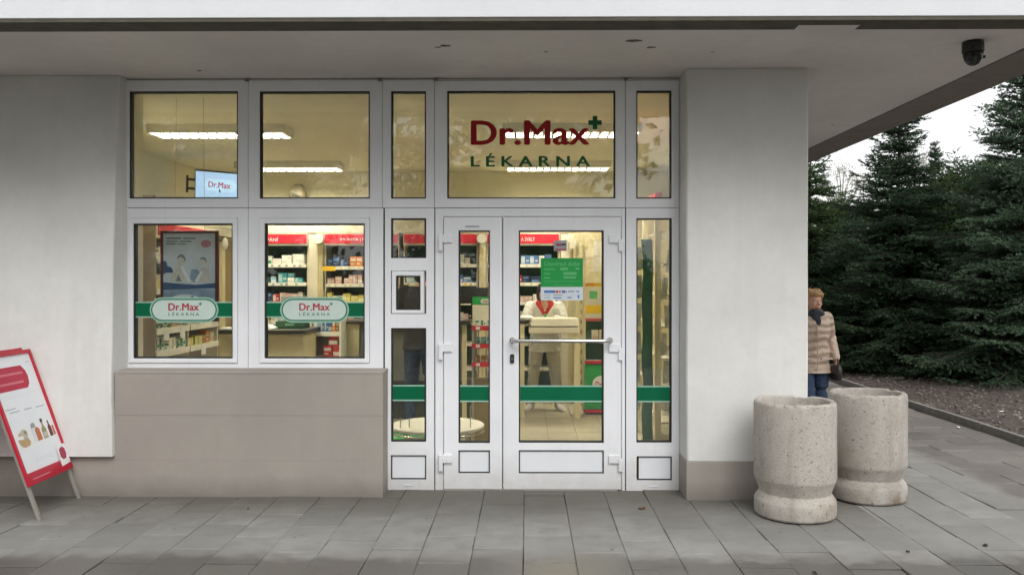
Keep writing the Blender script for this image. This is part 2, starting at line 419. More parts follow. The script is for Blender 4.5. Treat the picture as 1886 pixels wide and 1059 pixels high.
def pillpts(x0, x1, z0, z1, n=12):
    r = (z1 - z0) / 2; zc = (z0 + z1) / 2; p = []
    for k in range(n + 1): a = -math.pi / 2 + math.pi * k / n; p.append((x1 - r + r * math.cos(a), zc + r * math.sin(a)))
    for k in range(n + 1): a = math.pi / 2 + math.pi * k / n; p.append((x0 + r + r * math.cos(a), zc + r * math.sin(a)))
    return p
def rectpts(x0, x1, z0, z1): return [(x0, z0), (x1, z0), (x1, z1), (x0, z1)]

def text_mesh(body, bold=.0, spacing=1.0, ext=.02):
    cu = bpy.data.curves.new('lettering', 'FONT'); cu.body = body; cu.offset = bold; cu.space_character = spacing; cu.extrude = ext
    cu.resolution_u = 4
    o = bpy.data.objects.new('lettering', cu); COL.objects.link(o)
    dg = bpy.context.evaluated_depsgraph_get()
    me = bpy.data.meshes.new_from_object(o.evaluated_get(dg))
    bpy.data.objects.remove(o); bpy.data.curves.remove(cu)
    return me
def lettering(body, x0, x1, z0, z1, y, mat, parent, bold=.02, spacing=1.0, name='lettering', fit_ref=None, thick=.0012):
    """letters fitted into a rectangle of the plane at y, facing the camera; fit_ref: text whose height gives z0..z1"""
    me = text_mesh(body, 0.0, spacing)
    if bold > .008:                      # heavier strokes: the same outlines shifted a little to either side
        bm = bmesh.new(); bm.from_mesh(me)
        geo = list(bm.verts) + list(bm.edges) + list(bm.faces)
        for q, (dx, dy) in enumerate(((1, 0), (-1, 0), (0, .6), (0, -.6))):
            d = bmesh.ops.duplicate(bm, geom=geo)
            bmesh.ops.translate(bm, verts=[e for e in d['geom'] if isinstance(e, bmesh.types.BMVert)], vec=(dx * (bold - .006), dy * (bold - .006), .004 * (q + 1)))
        bm.to_mesh(me); bm.free()
    co = np.empty(len(me.vertices) * 3); me.vertices.foreach_get('co', co); co = co.reshape(-1, 3)
    mn, mx_ = co.min(0), co.max(0)
    lo, hi = mn[1], mx_[1]
    if fit_ref:
        r = text_mesh(fit_ref, 0.0); rc = np.empty(len(r.vertices) * 3); r.vertices.foreach_get('co', rc); rc = rc.reshape(-1, 3)
        lo, hi = rc[:, 1].min(), rc[:, 1].max(); bpy.data.meshes.remove(r)
    X = x0 + (co[:, 0] - mn[0]) / (mx_[0] - mn[0]) * (x1 - x0)
    Z = z0 + (co[:, 1] - lo) / (hi - lo) * (z1 - z0)
    Yc = y - (co[:, 2] - mn[2]) / max(1e-6, mx_[2] - mn[2]) * thick
    me.vertices.foreach_set('co', np.stack([X, Yc, Z], 1).ravel()); me.materials.clear(); me.materials.append(mat); me.update()
    me.name = name
    return link(name, me, parent)

# ------------------------------------------------------------------ THE SETTING
YD = 6.45            # plane of the shop front
YW = 6.175           # plane of the piers
gnd = struct(build(MB().add([(-250, -250, -.16), (250, -250, -.16), (250, 250, -.16), (-250, 250, -.16)], [(0, 1, 2, 3)]), 'ground', M['grass']))
KX = 4.80
pave = struct(build(MB().box(-9, KX, -2.5, 30, -.15, -.035), 'pavement', M['sand']))
road = struct(build(MB().box(-60, 60, -9.0, -2.7, -.15, -.10), 'road', M['asphalt']))
rng = random.Random(4)
rp_ = random.Random(11)
SW, SL = .300, .500
slab_meshes = []
for k in range(6):
    r2 = random.Random(50 + k); g = .0015; hx, hy = SW / 2 - g, SL / 2 - g
    j = lambda: r2.uniform(-.0012, .0012)
    c = .004
    v = []
    for (ins, z) in ((0, -.04), (0, -.003 ), (c, 0)):
        for sx, sy in ((-1, -1), (1, -1), (1, 1), (-1, 1)):
            v.append((sx * (hx - ins) + j(), sy * (hy - ins) + j(), z + (j() * .8 if z > -.01 else 0)))
    f = [(8, 9, 10, 11)]
    for a in (0, 4):
        for q in range(4): f.append((a + q, a + (q + 1) % 4, a + 4 + (q + 1) % 4, a + 4 + q))
    slab_meshes.append(MB().add(v, f).mesh('paving_slab', M['paving']))
slots = []
ncol = int((KX + 9) / SW)
for ci in range(ncol):
    xc = KX - .02 - SW / 2 - ci * SW
    off = (ci % 2) * .25 + rng.uniform(-.06, .06)
    y = -2.5 + off
    while y + SL < 29.5:
        slots.append((xc, y + SL / 2)); y += SL
def slab_px(x, y):
    d = max(y, .1); u = x / d; a = (SW * FPX / d) * (SL * FPX * EYE / d / d)
    px = 970 + u * FPX; py = HZ + EYE * FPX / d
    vis = -40 < px < 1926 and py < 1110 and y > 1
    if y > YW + .2 and x < 2.0: vis = False
    if x < 2.0 and y > YD + .1: vis = False
    if y > YW + .2 and x > 2.0:      # seen past the corner of the pier
        if x / y < (2.145 / YW) - .02: vis = False
    return a if vis else -1
scored = sorted(slots, key=lambda s: -slab_px(*s))
near = [s for s in scored[:300] if slab_px(*s) > 0]
rest = [s for s in scored if s not in set(near) and not (s[0] < 2.0 and s[1] > YD + .35)]
for i, (x, y) in enumerate(near):
    o = link('paving_slab', slab_meshes[rng.randrange(6)], pave, (x, y, rng.uniform(-.005, .003)))
    o.rotation_euler = (rng.uniform(-.012, .012), rng.uniform(-.010, .010), rng.uniform(-.006, .006))
mb = MB()
for (x, y) in rest:
    z = rng.uniform(-.002, .002); mb.box(x - SW / 2 + .003, x + SW / 2 - .003, y - SL / 2 + .003, y + SL / 2 - .003, -.04, z - .001)
stuff(build(mb, 'paving_slab', M['paving'], pave))
# kerb stones along the planting bed
kerb = struct(build(MB().box(KX + .002, KX + .058, -2.5, 30, -.15, .0), 'kerb', M['sand']))
kme = MB().hexa([(0, .004, -.12), (.062, .004, -.12), (.062, .996, -.12), (0, .996, -.12), (.006, .004, .082), (.056, .004, .082), (.056, .996, .082), (.006, .996, .082)]).mesh('kerbstone', M['kerb'])
for k in range(26):
    o = link('kerbstone', kme, kerb, (KX + rng.uniform(-.003, .003), 1 + k, rng.uniform(-.004, .004)), bevel=.006); o.rotation_euler.z = rng.uniform(-.003, .003)
# planting bed with an uneven mulched surface
nx, ny = 60, 120; v = []; f = []
for i in range(nx + 1):
    for q in range(ny + 1):
        x = KX + .06 + i / nx * 14; y = 1 + q / ny * 34
        z = .02 + .05 * math.sin(x * 1.3 + y * .7) * math.sin(y * .9) + rng.uniform(-.012, .012) + .018 * (x - KX)
        if i == 0: z = .03 + rng.uniform(-.01, .01)
        v.append((x, y, z))
for i in range(nx):
    for q in range(ny): a = i * (ny + 1) + q; f.append((a, a + ny + 1, a + ny + 2, a + 1))
bed = struct(build(MB().add(v, f), 'planting_bed', M['soil']))
v = []; f = []
r3 = np.random.default_rng(3)
for k in range(14000):
    t = r3.random(); x = KX + .07 + (r3.random() ** 1.4) * 5.5; y = 6.5 + t * 15; s = r3.uniform(.010, .028)
    z = .055 + .05 * math.sin(x * 1.3 + y * .7) * math.sin(y * .9) + .018 * (x - KX) - .012
    if x < KX + .2: z = max(z, .045)
    a = r3.uniform(0, 6.28); tl = r3.uniform(-.5, .5); tl2 = r3.uniform(-.4, .4)
    ax = np.array([math.cos(a), math.sin(a), tl]) * s; bx = np.array([-math.sin(a), math.cos(a), tl2]) * s * r3.uniform(.35, .8)
    c = np.array([x, y, z]); o = len(v)
    v += [tuple(c - ax), tuple(c - bx * .9 + (0, 0, .003)), tuple(c + ax), tuple(c + bx)]; f.append((o, o + 1, o + 2, o + 3))
lit = stuff(build(MB().add(v, f), 'leaf_litter', M['litter'])); lit['label'] = 'dry brown leaf litter and mulch under the spruces behind the kerb'; lit['category'] = 'leaf litter'

# ------------------------------------------------------------------ THE BUILDING
bld = thing('pharmacy_building', 'white plastered pharmacy with overhanging canopy and white framed glass shop front', 'building', (0, YW, 0))
bld.location = (0, 0, 0)
SOF = 3.132
CF, CR = 4.99, 3.70       # canopy front and right edge
xl_b = -3.045
# left wall: leans back a little towards the top, its corner wanders
mb = MB()
zz = [.302 + (SOF - .302) * k / 14 for k in range(15)]
rw = random.Random(2)
v = []; f = []
for k, z in enumerate(zz):
    t = (z - .3) / (SOF - .3); y = 6.19 + .16 * t * t; x = -3.045 - .017 * t + rw.uniform(-.003, .003)
    v += [(-9, y, z), (x - .012, y, z), (x - .003, y + .004, z), (x, y + .013, z), (x, 6.56, z), (-9, 6.56, z)]
for k in range(len(zz) - 1):
    for q in range(6): q2 = (q + 1) % 6; f.append((k * 6 + q, k * 6 + q2, k * 6 + 6 + q2, k * 6 + 6 + q))
f.append([0, 1, 2, 3, 4, 5][::-1]); f.append([len(v) - 6 + q for q in range(6)])
build(mb.add(v, f), 'wall', M['plaster'], bld)
# right pier
xr0, xr1 = PX(1265, YW), PX(1489, YW)
zp = PZ(849, YW, 1330)
v = []; f = []
zz = [zp + (SOF - zp) * k / 12 for k in range(13)]
for z in zz:
    e = rw.uniform(-.003, .003); e2 = rw.uniform(-.003, .003)
    v += [(xr0 + .010 + e, YW, z), (xr1 - .012 + e2, YW, z), (xr1 + e2, YW + .012, z), (xr1, 20, z), (2.012, 20, z), (2.012, YW + .5, z), (xr0 + e, YW + .5, z), (xr0 + e, YW + .010, z)]
for k in range(len(zz) - 1):
    for q in range(8): q2 = (q + 1) % 8; f.append((k * 8 + q, k * 8 + q2, k * 8 + 8 + q2, k * 8 + 8 + q))
f.append(list(range(8))[::-1]); f.append([len(v) - 8 + q for q in range(8)])
build(MB().add(v, f), 'wall', M['plaster'], bld)
# plinths and the parapet under the windows
build(MB().box(-9, xl_b + .0018, 6.231, 6.56, -.1, .298), 'plinth', M['plinth'], bld)
build(MB().box(xr0 - .004, xr1 - .006, YW - .006, YW + .49, -.1, zp - .003), 'plinth', M['plinth'], bld, bevel=.006)
build(MB().box(2.013, xr1 - .006, YW + .491, 19.9, -.1, zp - .003), 'plinth', M['plinth'], bld)
xp1 = PX(706, 6.25); zpar = PZ(688, 6.25)
zj = [-.1, PZ(848, 6.25), PZ(765, 6.25), zpar]
for k in range(3):
    build(MB().hexa([(xl_b + .002, 6.232 + .002 * (k % 2), zj[k] + .0003), (xp1, 6.232 + .002 * (k % 2), zj[k] + .0003), (xp1, 6.56, zj[k] + .0003), (xl_b + .002, 6.56, zj[k] + .0003),
                     (xl_b + .002, 6.232 + .002 * (k % 2), zj[k + 1] - .0003), (xp1, 6.232 + .002 * (k % 2), zj[k + 1] - .0003), (xp1, 6.56, zj[k + 1] - .0003), (xl_b + .002, 6.56, zj[k + 1] - .0003)]),
          'parapet_panel', M['plinth'], bld)
build(MB().box(xl_b + .006, xp1 - .004, 6.24, 6.50, -.1, zpar - .006), 'parapet', M['plinth'], bld)
build(MB().hexa([(xl_b + .004, 6.230, zpar), (xp1 + .004, 6.230, zpar), (xp1 + .004, YD - .002, zpar), (xl_b + .004, YD - .002, zpar),
                 (xl_b + .004, 6.230, zpar + .012), (xp1 + .004, 6.230, zpar + .012), (xp1 + .004, YD - .002, zpar + .020), (xl_b + .004, YD - .002, zpar + .020)]), 'sill_ledge', M['plinth'], bld, bevel=.004)
# canopy
can = build(MB().box(-9, CR - .40, CF + .21, 20, SOF + .003, SOF + .5), 'canopy', M['soffit'], bld)
build(MB().box(-9, CR, CF, CF + .18, SOF + .012, SOF + .75), 'fascia', M['fascia'], can, bevel=.004)
build(MB().box(CR - .16, CR - .001, CF + .182, 20, SOF + .012, SOF + .75), 'fascia', M['fascia'], can, bevel=.004)
xa, xb = PX(1473, CF + .1), PX(1588, CF + .1)
build(MB().box(-9, CR - .004, CF + .004, CF + .105, SOF - .010, SOF + .010), 'drip_edge', M['drip'], can)
build(MB().box(-9, xa, CF + .107, CF + .208, SOF - .006, SOF + .010), 'drip_edge', M['drip'], can)
build(MB().box(xa + .002, xb - .002, CF + .107, CF + .208, SOF - .004, SOF + .010), 'plaster_patch', M['soffit'], can)
build(MB().box(xb, CR - .004, CF + .107, CF + .208, SOF - .006, SOF + .010), 'drip_edge', M['drip'], can)
build(MB().box(CR - .398, CR - .004, CF + .212, 20, SOF - .008, SOF + .010), 'edge_strip', M['edge'], can)
# scuffs where plaster has flaked off the soffit
for (px, py, s) in ((1167, 77, .055), (1201, 89, .042), (820, 85, .05), (806, 88, .022), (366, 130, .03), (1006, 97, .015), (1312, 98, .014), (1534, 232, .02)):
    Y = (SOF - EYE) * FPX / (HZ - py); c = P(px, py, Y); rs = random.Random(px)
    pts = [(c.x + s * rs.uniform(.4, 1.2) * math.cos(a), c.y + s * .55 * rs.uniform(.4, 1.2) * math.sin(a), SOF + .0005) for a in [2 * math.pi * k / 11 for k in range(11)]]
    n = len(pts)
    build(MB().add(pts[::-1] + [(x, y, SOF + .004) for x, y, z in pts[::-1]], [list(range(n)), [n + k for k in range(n)][::-1]] + [(k, n + k, n + (k + 1) % n, (k + 1) % n) for k in range(n)]), 'plaster_chip', M['drip'] if py < 95 else M['edge'], can)
# roof slab over the shop, rooms' shell
RX0, RX1, RY1, CEIL = -4.35, 1.98, 11.42, 3.055
build(MB().box(RX0 - .2, RX1 + .05, YD + .12, RY1 + .2, CEIL, SOF - .004), 'ceiling', M['ceil_in'], bld)
build(MB().box(RX0 - .2, RX1 + .05, RY1, RY1 + .15, -.1, CEIL - .001), 'inner_wall', M['wall_in'], bld)
build(MB().box(RX0 - .2, RX0, 6.58, RY1 - .001, -.1, CEIL - .001), 'inner_wall', M['wall_in'], bld)
build(MB().box(RX1, RX1 + .03, YW + .502, RY1 - .001, -.1, CEIL - .001), 'inner_wall', M['wall_in'], bld)
build(MB().box(-9, xl_b, 6.561, 6.70, -.1, SOF - .002), 'inner_wall', M['wall_in'], bld)
build(MB().box(xr0 + .012, RX1 - .001, YW + .502, 6.74, -.1, CEIL - .002), 'inner_wall', M['wall_in'], bld)
fl = build(MB().box(RX0, RX1, YD + .03, RY1, -.12, -.022), 'shop_floor', M['sand'], bld)
tm = MB().box(-.148, .148, -.148, .148, -.022, 0).mesh('floor_tile', M['tile_in'])
for ix in range(-5, 6):
    for iy in range(13):
        link('floor_tile', tm, fl, (ix * .3 + .07, 7.25 + iy * .3, -.004 + rng.uniform(-.0006, .0006)))
stuff(build(MB().box(RX0, -1.58, YD + .03, RY1, -.02, -.004).box(1.72, RX1, YD + .03, RY1, -.02, -.004).box(-1.579, 1.719, YD + .03, 7.098, -.02, -.004).box(-1.579, 1.719, 11.002, RY1, -.02, -.004), 'floor_tile', M['tile_in'], fl))

# ------------------------------------------------------------------ shop front: windows and doors
def rect(px0, px1, py0, py1, Y=YD):
    a = P(px0, py1, Y); b = P(px1, py0, Y); return a.x, b.x, a.z, b.z
def gasket_pane(parent, r, y, glass=True, gw=.010, name='pane', mat=None):
    x0, x1, z0, z1 = r
    build(MB().ring(x0, x1, z0, z1, x0 + gw, x1 - gw, z0 + gw, z1 - gw, y, y + .05), 'gasket', M['rubber'], parent)
    build(MB().box(x0 + gw - .002, x1 - gw + .002, y + .008, y + .03, z0 + gw - .002, z1 - gw + .002), name, mat or M['glass'], parent)
G = .0016
def window(outer, pane, label, sash=None):
    O = rect(*outer); I = rect(*pane)
    mb = MB()
    if sash:
        S = rect(*sash)
        mb.ring(O[0] + G, O[1] - G, O[2] + G, O[3] - G, S[0], S[1], S[2], S[3], YD, YD + .09)
        w = build(mb, 'window', M['pvc'], bld, bevel=.003); w['label'] = label
        build(MB().ring(S[0] + .002, S[1] - .002, S[2] + .002, S[3] - .002, I[0], I[1], I[2], I[3], YD - .012, YD + .07), 'sash', M['pvc'], w, bevel=.005)
        gasket_pane(w, I, YD + .004)
    else:
        mb.ring(O[0] + G, O[1] - G, O[2] + G, O[3] - G, I[0], I[1], I[2], I[3], YD, YD + .09)
        w = build(mb, 'window', M['pvc'], bld, bevel=.003); w['label'] = label
        gasket_pane(w, I, YD + .010)
    return w, I
FT, TR, FB = 148, 383, 685
w1, i1 = window((219, 457, FT, TR), (238, 438, 168, 366), 'upper window with the hanging screen behind it')
w2, i2 = window((457, 704, FT, TR), (478, 681, 168, 366), 'upper square window right of the screen')
w3, i3 = window((704, 800, FT, TR), (720, 784.5, 168, 366), 'narrow upper window left of the red lettering')
w4, i4 = window((800, 1152, FT, TR), (823.5, 1133.5, 167, 366), 'wide upper window lettered in red and green')
w5, i5 = window((1152, 1251, FT, TR), (1172, 1237, 167, 366), 'narrow upper window reflecting the bright sky')
l1, j1 = window((219, 457, TR, FB), (246, 429, 412, 660), 'casement window with a framed poster inside', (237, 438, 402, 668.5))
l2, j2 = window((457, 706, TR, FB), (487.5, 672, 412, 660), 'casement window with product shelves behind', (478, 681, 402, 668.5))
# left side light: four stacked openings in one frame
def boxes_frame(outer, holes, y0, y1, name, parent, mat):
    """frame with stacked holes that share one pair of stiles"""
    O = rect(*outer); hs = [rect(*h) for h in holes]; mb = MB()
    hx0 = min(h[0] for h in hs); hx1 = max(h[1] for h in hs)
    mb.box(O[0] + G, hx0, y0, y1, O[2] + G, O[3] - G); mb.box(hx1, O[1] - G, y0, y1, O[2] + G, O[3] - G)
    hs = sorted(hs, key=lambda h: -h[3]); top = O[3] - G
    for h in hs: mb.box(hx0, hx1, y0, y1, h[3], top); top = h[2]
    mb.box(hx0, hx1, y0, y1, O[2] + G, top)
    bm = bmesh.new(); me = mb.mesh(name, mat); bm.from_mesh(me); bmesh.ops.remove_doubles(bm, verts=bm.verts, dist=.0004); bm.to_mesh(me); bm.free()
    return link(name, me, parent)
s3 = boxes_frame((708.5, 800, TR, 902), [(720, 784, 402, 475.5), (721, 782, 498.5, 578), (720, 784, 604, 813.5), (720, 785, 838, 882.5)], YD, YD + .09, 'side_light', bld, M['pvc'])
s3['label'] = 'glazed side light with a small hatch window, left of the doors'
k3a, k3c = rect(720, 784, 402, 475.5), rect(720, 784, 604, 813.5)
gasket_pane(s3, k3a, YD + .010); gasket_pane(s3, k3c, YD + .010)
S = rect(722, 781, 499.5, 577); I = rect(729.5, 774.5, 508, 571)
build(MB().ring(*S, *I, YD - .010, YD + .07), 'hatch_sash', M['pvc'], s3, bevel=.004); gasket_pane(s3, I, YD + .004)
gasket_pane(s3, rect(720, 785, 838, 882.5), YD + .006, name='panel', mat=M['pvc_panel'], gw=.009)
s5 = boxes_frame((1153, 1251, TR, 904), [(1172, 1237, 402, 815), (1174.5, 1237.5, 840, 884)], YD, YD + .09, 'side_light', bld, M['pvc'])
s5['label'] = 'tall narrow side light right of the doors'
k5 = rect(1172, 1237, 402, 815); gasket_pane(s5, k5, YD + .010)
gasket_pane(s5, rect(1174.5, 1237.5, 840, 884), YD + .006, name='panel', mat=M['pvc_panel'], gw=.009)
# door frame and two leaves
dfr = rect(801.5, 1151.5, TR, 905)
O1 = rect(816.5, 1145, 398.5, 903)
mb = MB(); mb.box(dfr[0], O1[0], YD + .004, YD + .09, dfr[2] - .01, dfr[3] - G); mb.box(O1[1], dfr[1], YD + .004, YD + .09, dfr[2] - .01, dfr[3] - G); mb.box(O1[0], O1[1], YD + .004, YD + .09, O1[3], dfr[3] - G)
df = build(mb, 'door_frame', M['pvc'], bld, bevel=.003)
build(MB().box(dfr[0] + .06, dfr[1] - .06, YD - .012, YD + .10, -.03, .012), 'threshold', M['alu'], df)
def door(outer, pane, panel, label):
    d = boxes_frame(outer, [pane, panel], YD - .008, YD + .07, 'door', bld, M['pvc']); d['label'] = label
    I = rect(*pane); gasket_pane(d, I, YD + .004)
    gasket_pane(d, rect(*panel), YD - .002, name='panel', mat=M['pvc_panel'], gw=.009)
    return d, I
d1, e1 = door((817.5, 925.2, 399.5, 900), (844.5, 902.5, 424.5, 815.5), (844.5, 902.5, 828.5, 870.5), 'narrow glazed door leaf without a handle')
d2, e2 = door((926.6, 1144, 399.5, 900.5), (955.5, 1111.5, 424.5, 815), (955.5, 1112, 828.5, 871), 'wide glazed door leaf with steel pull bar')
for py in (432, 632, 836):
    for side in (0, 1):
        if side == 0:
            a = rect(810, 833, py, py + 15.5); b = rect(808.5, 816, py, py + 30)
        else:
            a = rect(1121, 1141, py + 1, py + 16); b = rect(1138.5, 1146.5, py + 9, py + 31)
        mb = MB(); mb.box(a[0], a[1], YD - .026, YD - .0085, a[2], a[3]); mb.box(b[0], b[1], YD - .033, YD + .003, b[2], b[3])
        build(mb, 'hinge', M['pvc'], d1 if side == 0 else d2, bevel=.004)
zb = PZ(628, YD - .09, 1030)
hb = build(MB().tube([(PX(944, YD), YD - .012, zb), (PX(944, YD), YD - .055, zb), (PX(946.5, YD - .09), YD - .082, zb), (PX(955, YD - .09), YD - .09, zb), (PX(1112, YD - .09), YD - .09, zb), (PX(1120.5, YD - .09), YD - .082, zb), (PX(1123, YD), YD - .055, zb), (PX(1123, YD), YD - .012, zb)], .0145, 14), 'handle', M['chrome'], d2, smooth=True)
for px in (944, 1123):
    build(MB().add(*(lambda n, c: ([(c + .024 * math.cos(2 * math.pi * k / n), YD - .008, zb + .024 * math.sin(2 * math.pi * k / n)) for k in range(n)] + [(c + .021 * math.cos(2 * math.pi * k / n), YD - .017, zb + .021 * math.sin(2 * math.pi * k / n)) for k in range(n)],
           [(k, n + k, n + (k + 1) % n, (k + 1) % n) for k in range(n)] + [[n + k for k in range(n)][::-1]]))(20, PX(px, YD))), 'rosette', M['chrome'], hb)
kx0, kx1, kz0, kz1 = rect(939.5, 947, 652, 668.5)
lk = build(MB().plate([(kx0 + .006, kz0), (kx1 - .006, kz0), (kx1, kz0 + .006), (kx1, kz1 - .006), (kx1 - .006, kz1), (kx0 + .006, kz1), (kx0, kz1 - .006), (kx0, kz0 + .006)], YD - .019, YD - .0085), 'lock', M['black'], d2)
build(MB().plate(ellpts((kx0 + kx1) / 2, (kz0 + kz1) / 2, .007, .015, 14), YD - .022, YD - .0195), 'key_cylinder', M['chrome'], lk)
ax_ = PX(925.9, YD); build(MB().box(ax_ - .025, ax_ + .025, YD + .0705, YD + .085, .02, PZ(400, YD)), 'astragal', M['pvc'], d1)  # strip added behind the leaf joint to block interior light
vx = rect(857, 883, 416.3, 418.6); build(MB().box(vx[0], vx[1], YD - .012, YD - .0085, vx[2], vx[3]), 'vent_slot', M['print_grey'], d1)
for (px, py, par) in ((267, 679.5, l1), (401, 679.5, l1), (510, 679.5, l2), (650, 679.5, l2), (752, 893, s3), (1205, 895, s5)):
    a = rect(px - 8, px + 8, py - 1.2, py + 1.6); build(MB().box(a[0], a[1], YD - .006, YD - .0005, a[2], a[3]), 'drain_cap', M['print_pale'], par, bevel=.002)
# posts added behind the joints to stop light leaks, and brackets at the head
mb = MB()
for px in (457, 705, 800.8, 1152):
    x = PX(px, YD); mb.box(x - .022, x + .022, YD + .03, YD + .089, .02, PZ(FT, YD) - .003)
z = PZ(TR, YD); mb.box(PX(221, YD), PX(1249, YD), YD + .031, YD + .088, z - .02, z + .02)
build(mb, 'mullion', M['joint'], bld)
build(MB().box(xl_b - .1, xr0 + .05, YD + .01, YD + .15, PZ(FT, YD) + .0005, SOF - .003), 'lintel', M['soffit'], bld)
build(MB().box(xl_b - .06, PX(218, YD) - .001, YD + .005, YD + .09, .4, SOF - .003), 'reveal', M['plaster'], bld)
build(MB().box(PX(1251, YD) + .001, xr0 + .05, YD + .005, YD + .02, .0, SOF - .003), 'reveal', M['plaster'], bld)
for px in (455, 700, 803, 1153):
    x = PX(px, YD - .01); zt = PZ(147, YD)
    build(MB().box(x - .014, x + .014, YD - .03, YD - .001, zt - .012, zt + .002), 'frame_bracket', M['edge'], bld, bevel=.003)
# dark seal under the doors
build(MB().box(PX(708, YD), PX(1250, YD), YD + .02, YD + .08, -.05, .006), 'sill_joint', M['joint'], bld)

# films and lettering on the glass (outer face of the panes)
YG = YD + .0176
YGD = YD + .0116      # casements and doors sit a little further out
def logo(px0, px1, py0, py1, Y, parent, red, green, plus=True, lek=None):
    """red words over spaced green capitals; box = the red words"""
    x0, x1, z0, z1 = rect(px0, px1, py0, py1, Y)
    lettering('Dr.Max', x0, x1, z0, z1, Y, red, parent, .034, 1.02)
    s = (x1 - x0)
    if plus:
        c = (x1 + .045 * s, z1 - .02 * s); h = .056 * s; q = h * .34
        build(MB().plate([(c[0] - q, c[1] - h), (c[0] + q, c[1] - h), (c[0] + q, c[1] - q), (c[0] + h, c[1] - q), (c[0] + h, c[1] + q), (c[0] + q, c[1] + q), (c[0] + q, c[1] + h), (c[0] - q, c[1] + h), (c[0] - q, c[1] + q), (c[0] - h, c[1] + q), (c[0] - h, c[1] - q), (c[0] - q, c[1] - q)], Y - .0014, Y), 'plus_mark', green, parent)
    if lek:
        x0, x1, z0, z1 = rect(*lek, Y); lettering('LÉKARNA', x0, x1, z0, z1, Y, lek_m, parent, .034, 1.55, fit_ref='LEKARNA')
lek_m = M['green_letter']
logo(867, 1086, 222, 268, YG - .0005, w4, M['red_letter'], M['green_letter'], True, (867, 1087, 288, 307))
def band(I, py0, py1, parent, edge=2.6, YG=YG):
    z0, z1 = PZ(py1, YG, 943), PZ(py0, YG, 943); x0, x1 = I[0] + .011, I[1] - .011; h = edge / 242
    b = build(MB().box(x0, x1, YG - .0016, YG - .0005, z0 + h, z1 - h), 'green_band', M['green'], parent)
    build(MB().box(x0, x1, YG - .0016, YG - .0005, z0, z0 + h - .0003), 'band_edge', M['green_edge'], parent); build(MB().box(x0, x1, YG - .0016, YG - .0005, z1 - h + .0003, z1), 'band_edge', M['green_edge'], parent)
for (I, p, a, b, y_) in ((k3c, s3, 709, 738.5, YG), (e1, d1, 709.5, 740, YGD), (e2, d2, 709.5, 740, YGD), (k5, s5, 710, 740, YG)): band(I, a, b, p, 2.6, y_)
lek_m = M['grey_letter']
YG = YGD
for (I, p, a, b, t0) in ((j1, l1, 276, 402.5, 310), (j2, l2, 516, 643, 551)):
    band(I, 556, 585, p, 2.2, YG)
    x0, x1, z0, z1 = rect(a, b, 547.5, 594, YG)
    build(MB().plate(pillpts(x0, x1, z0, z1), YG - .003, YG - .0019), 'logo_plate_edge', M['green_edge'], p)
    build(MB().plate(pillpts(x0 + .012, x1 - .012, z0 + .012, z1 - .012), YG - .0042, YG - .0032), 'logo_plate_ring', M['green'], p)
    build(MB().plate(pillpts(x0 + .021, x1 - .021, z0 + .021, z1 - .021), YG - .0054, YG - .0044), 'logo_plate', M['pill'], p)
    logo(t0, t0 + 56.5, 558.5, 572, YG - .0056, p, M['red_letter2'], M['grey_letter'], True, (t0, t0 + 57, 576, 581.5))
# opening hours sheet and small stickers on the wide door
a = rect(996, 1073.5, 475.5, 528.5, YG); sg = build(MB().box(a[0], a[1], YG - .0018, YG - .0006, a[2], a[3]), 'opening_hours_sheet', M['signgreen'], d2)
sg['label'] = 'green opening hours sheet with white lower strip'
b = rect(996, 1073.5, 528.7, 553, YG); build(MB().box(b[0], b[1], YG - .0018, YG - .0006, b[2], b[3]), 'payment_sheet', M['print_pale'], d2)
x0, x1, z0, z1 = rect(1002, 1068, 481.5, 490, YG); lettering('Otevírací doba', x0, x1, z0, z1, YG - .0019, M['signgreen_lt'], d2, .025)
def bars(parent, lst, Y, mat, name='print_line'):
    mb = MB()
    for (p0, p1, q0, q1) in lst:
        r = rect(p0, p1, q0, q1, Y); mb.box(r[0], r[1], Y - .0006, Y, r[2], r[3])
    return build(mb, name, mat, parent)
bars(d2, [(1002, 1022, 495, 497), (1032, 1046, 493, 497.5), (1060, 1067, 493, 497), (1002, 1013, 503, 505), (1038, 1062, 501, 506.5), (1002, 1013, 511, 513), (1038, 1061, 509, 513), (1002, 1069, 518, 518.8), (1020, 1056, 525, 526)], YG - .002, M['signgreen_lt'])
bars(d2, [(1002, 1023, 535, 539.5), (1034.5, 1041, 535, 539.5), (1061, 1067, 536, 538), (1064, 1067, 543, 549.5), (1045, 1053, 547, 549), (1019, 1034, 547.5, 549.5)], YG - .002, M['signblue'])
bars(d2, [(1024, 1028, 535, 539.5), (1041.5, 1043.5, 536, 539)], YG - .002, M['redhead']); bars(d2, [(1029, 1033, 535, 539.5)], YG - .002, M['orange'])
bars(d2, [(1002, 1013, 543, 544), (1019, 1036, 542.5, 544), (1002, 1013, 547.5, 549), (1046, 1058, 535.5, 538)], YG - .002, M['print_grey'])
a = rect(1020, 1043.5, 443, 462.5, YG); st = build(MB().box(a[0], a[1], YG - .0018, YG - .0006, a[2], a[3]), 'sticker', M['print_grey'], d2)
bars(d2, [(1024, 1034, 449, 453), (1022, 1042, 458.5, 461)], YG - .002, M['red_letter2']); bars(d2, [(1034.5, 1042, 449, 452)], YG - .002, M['black'])

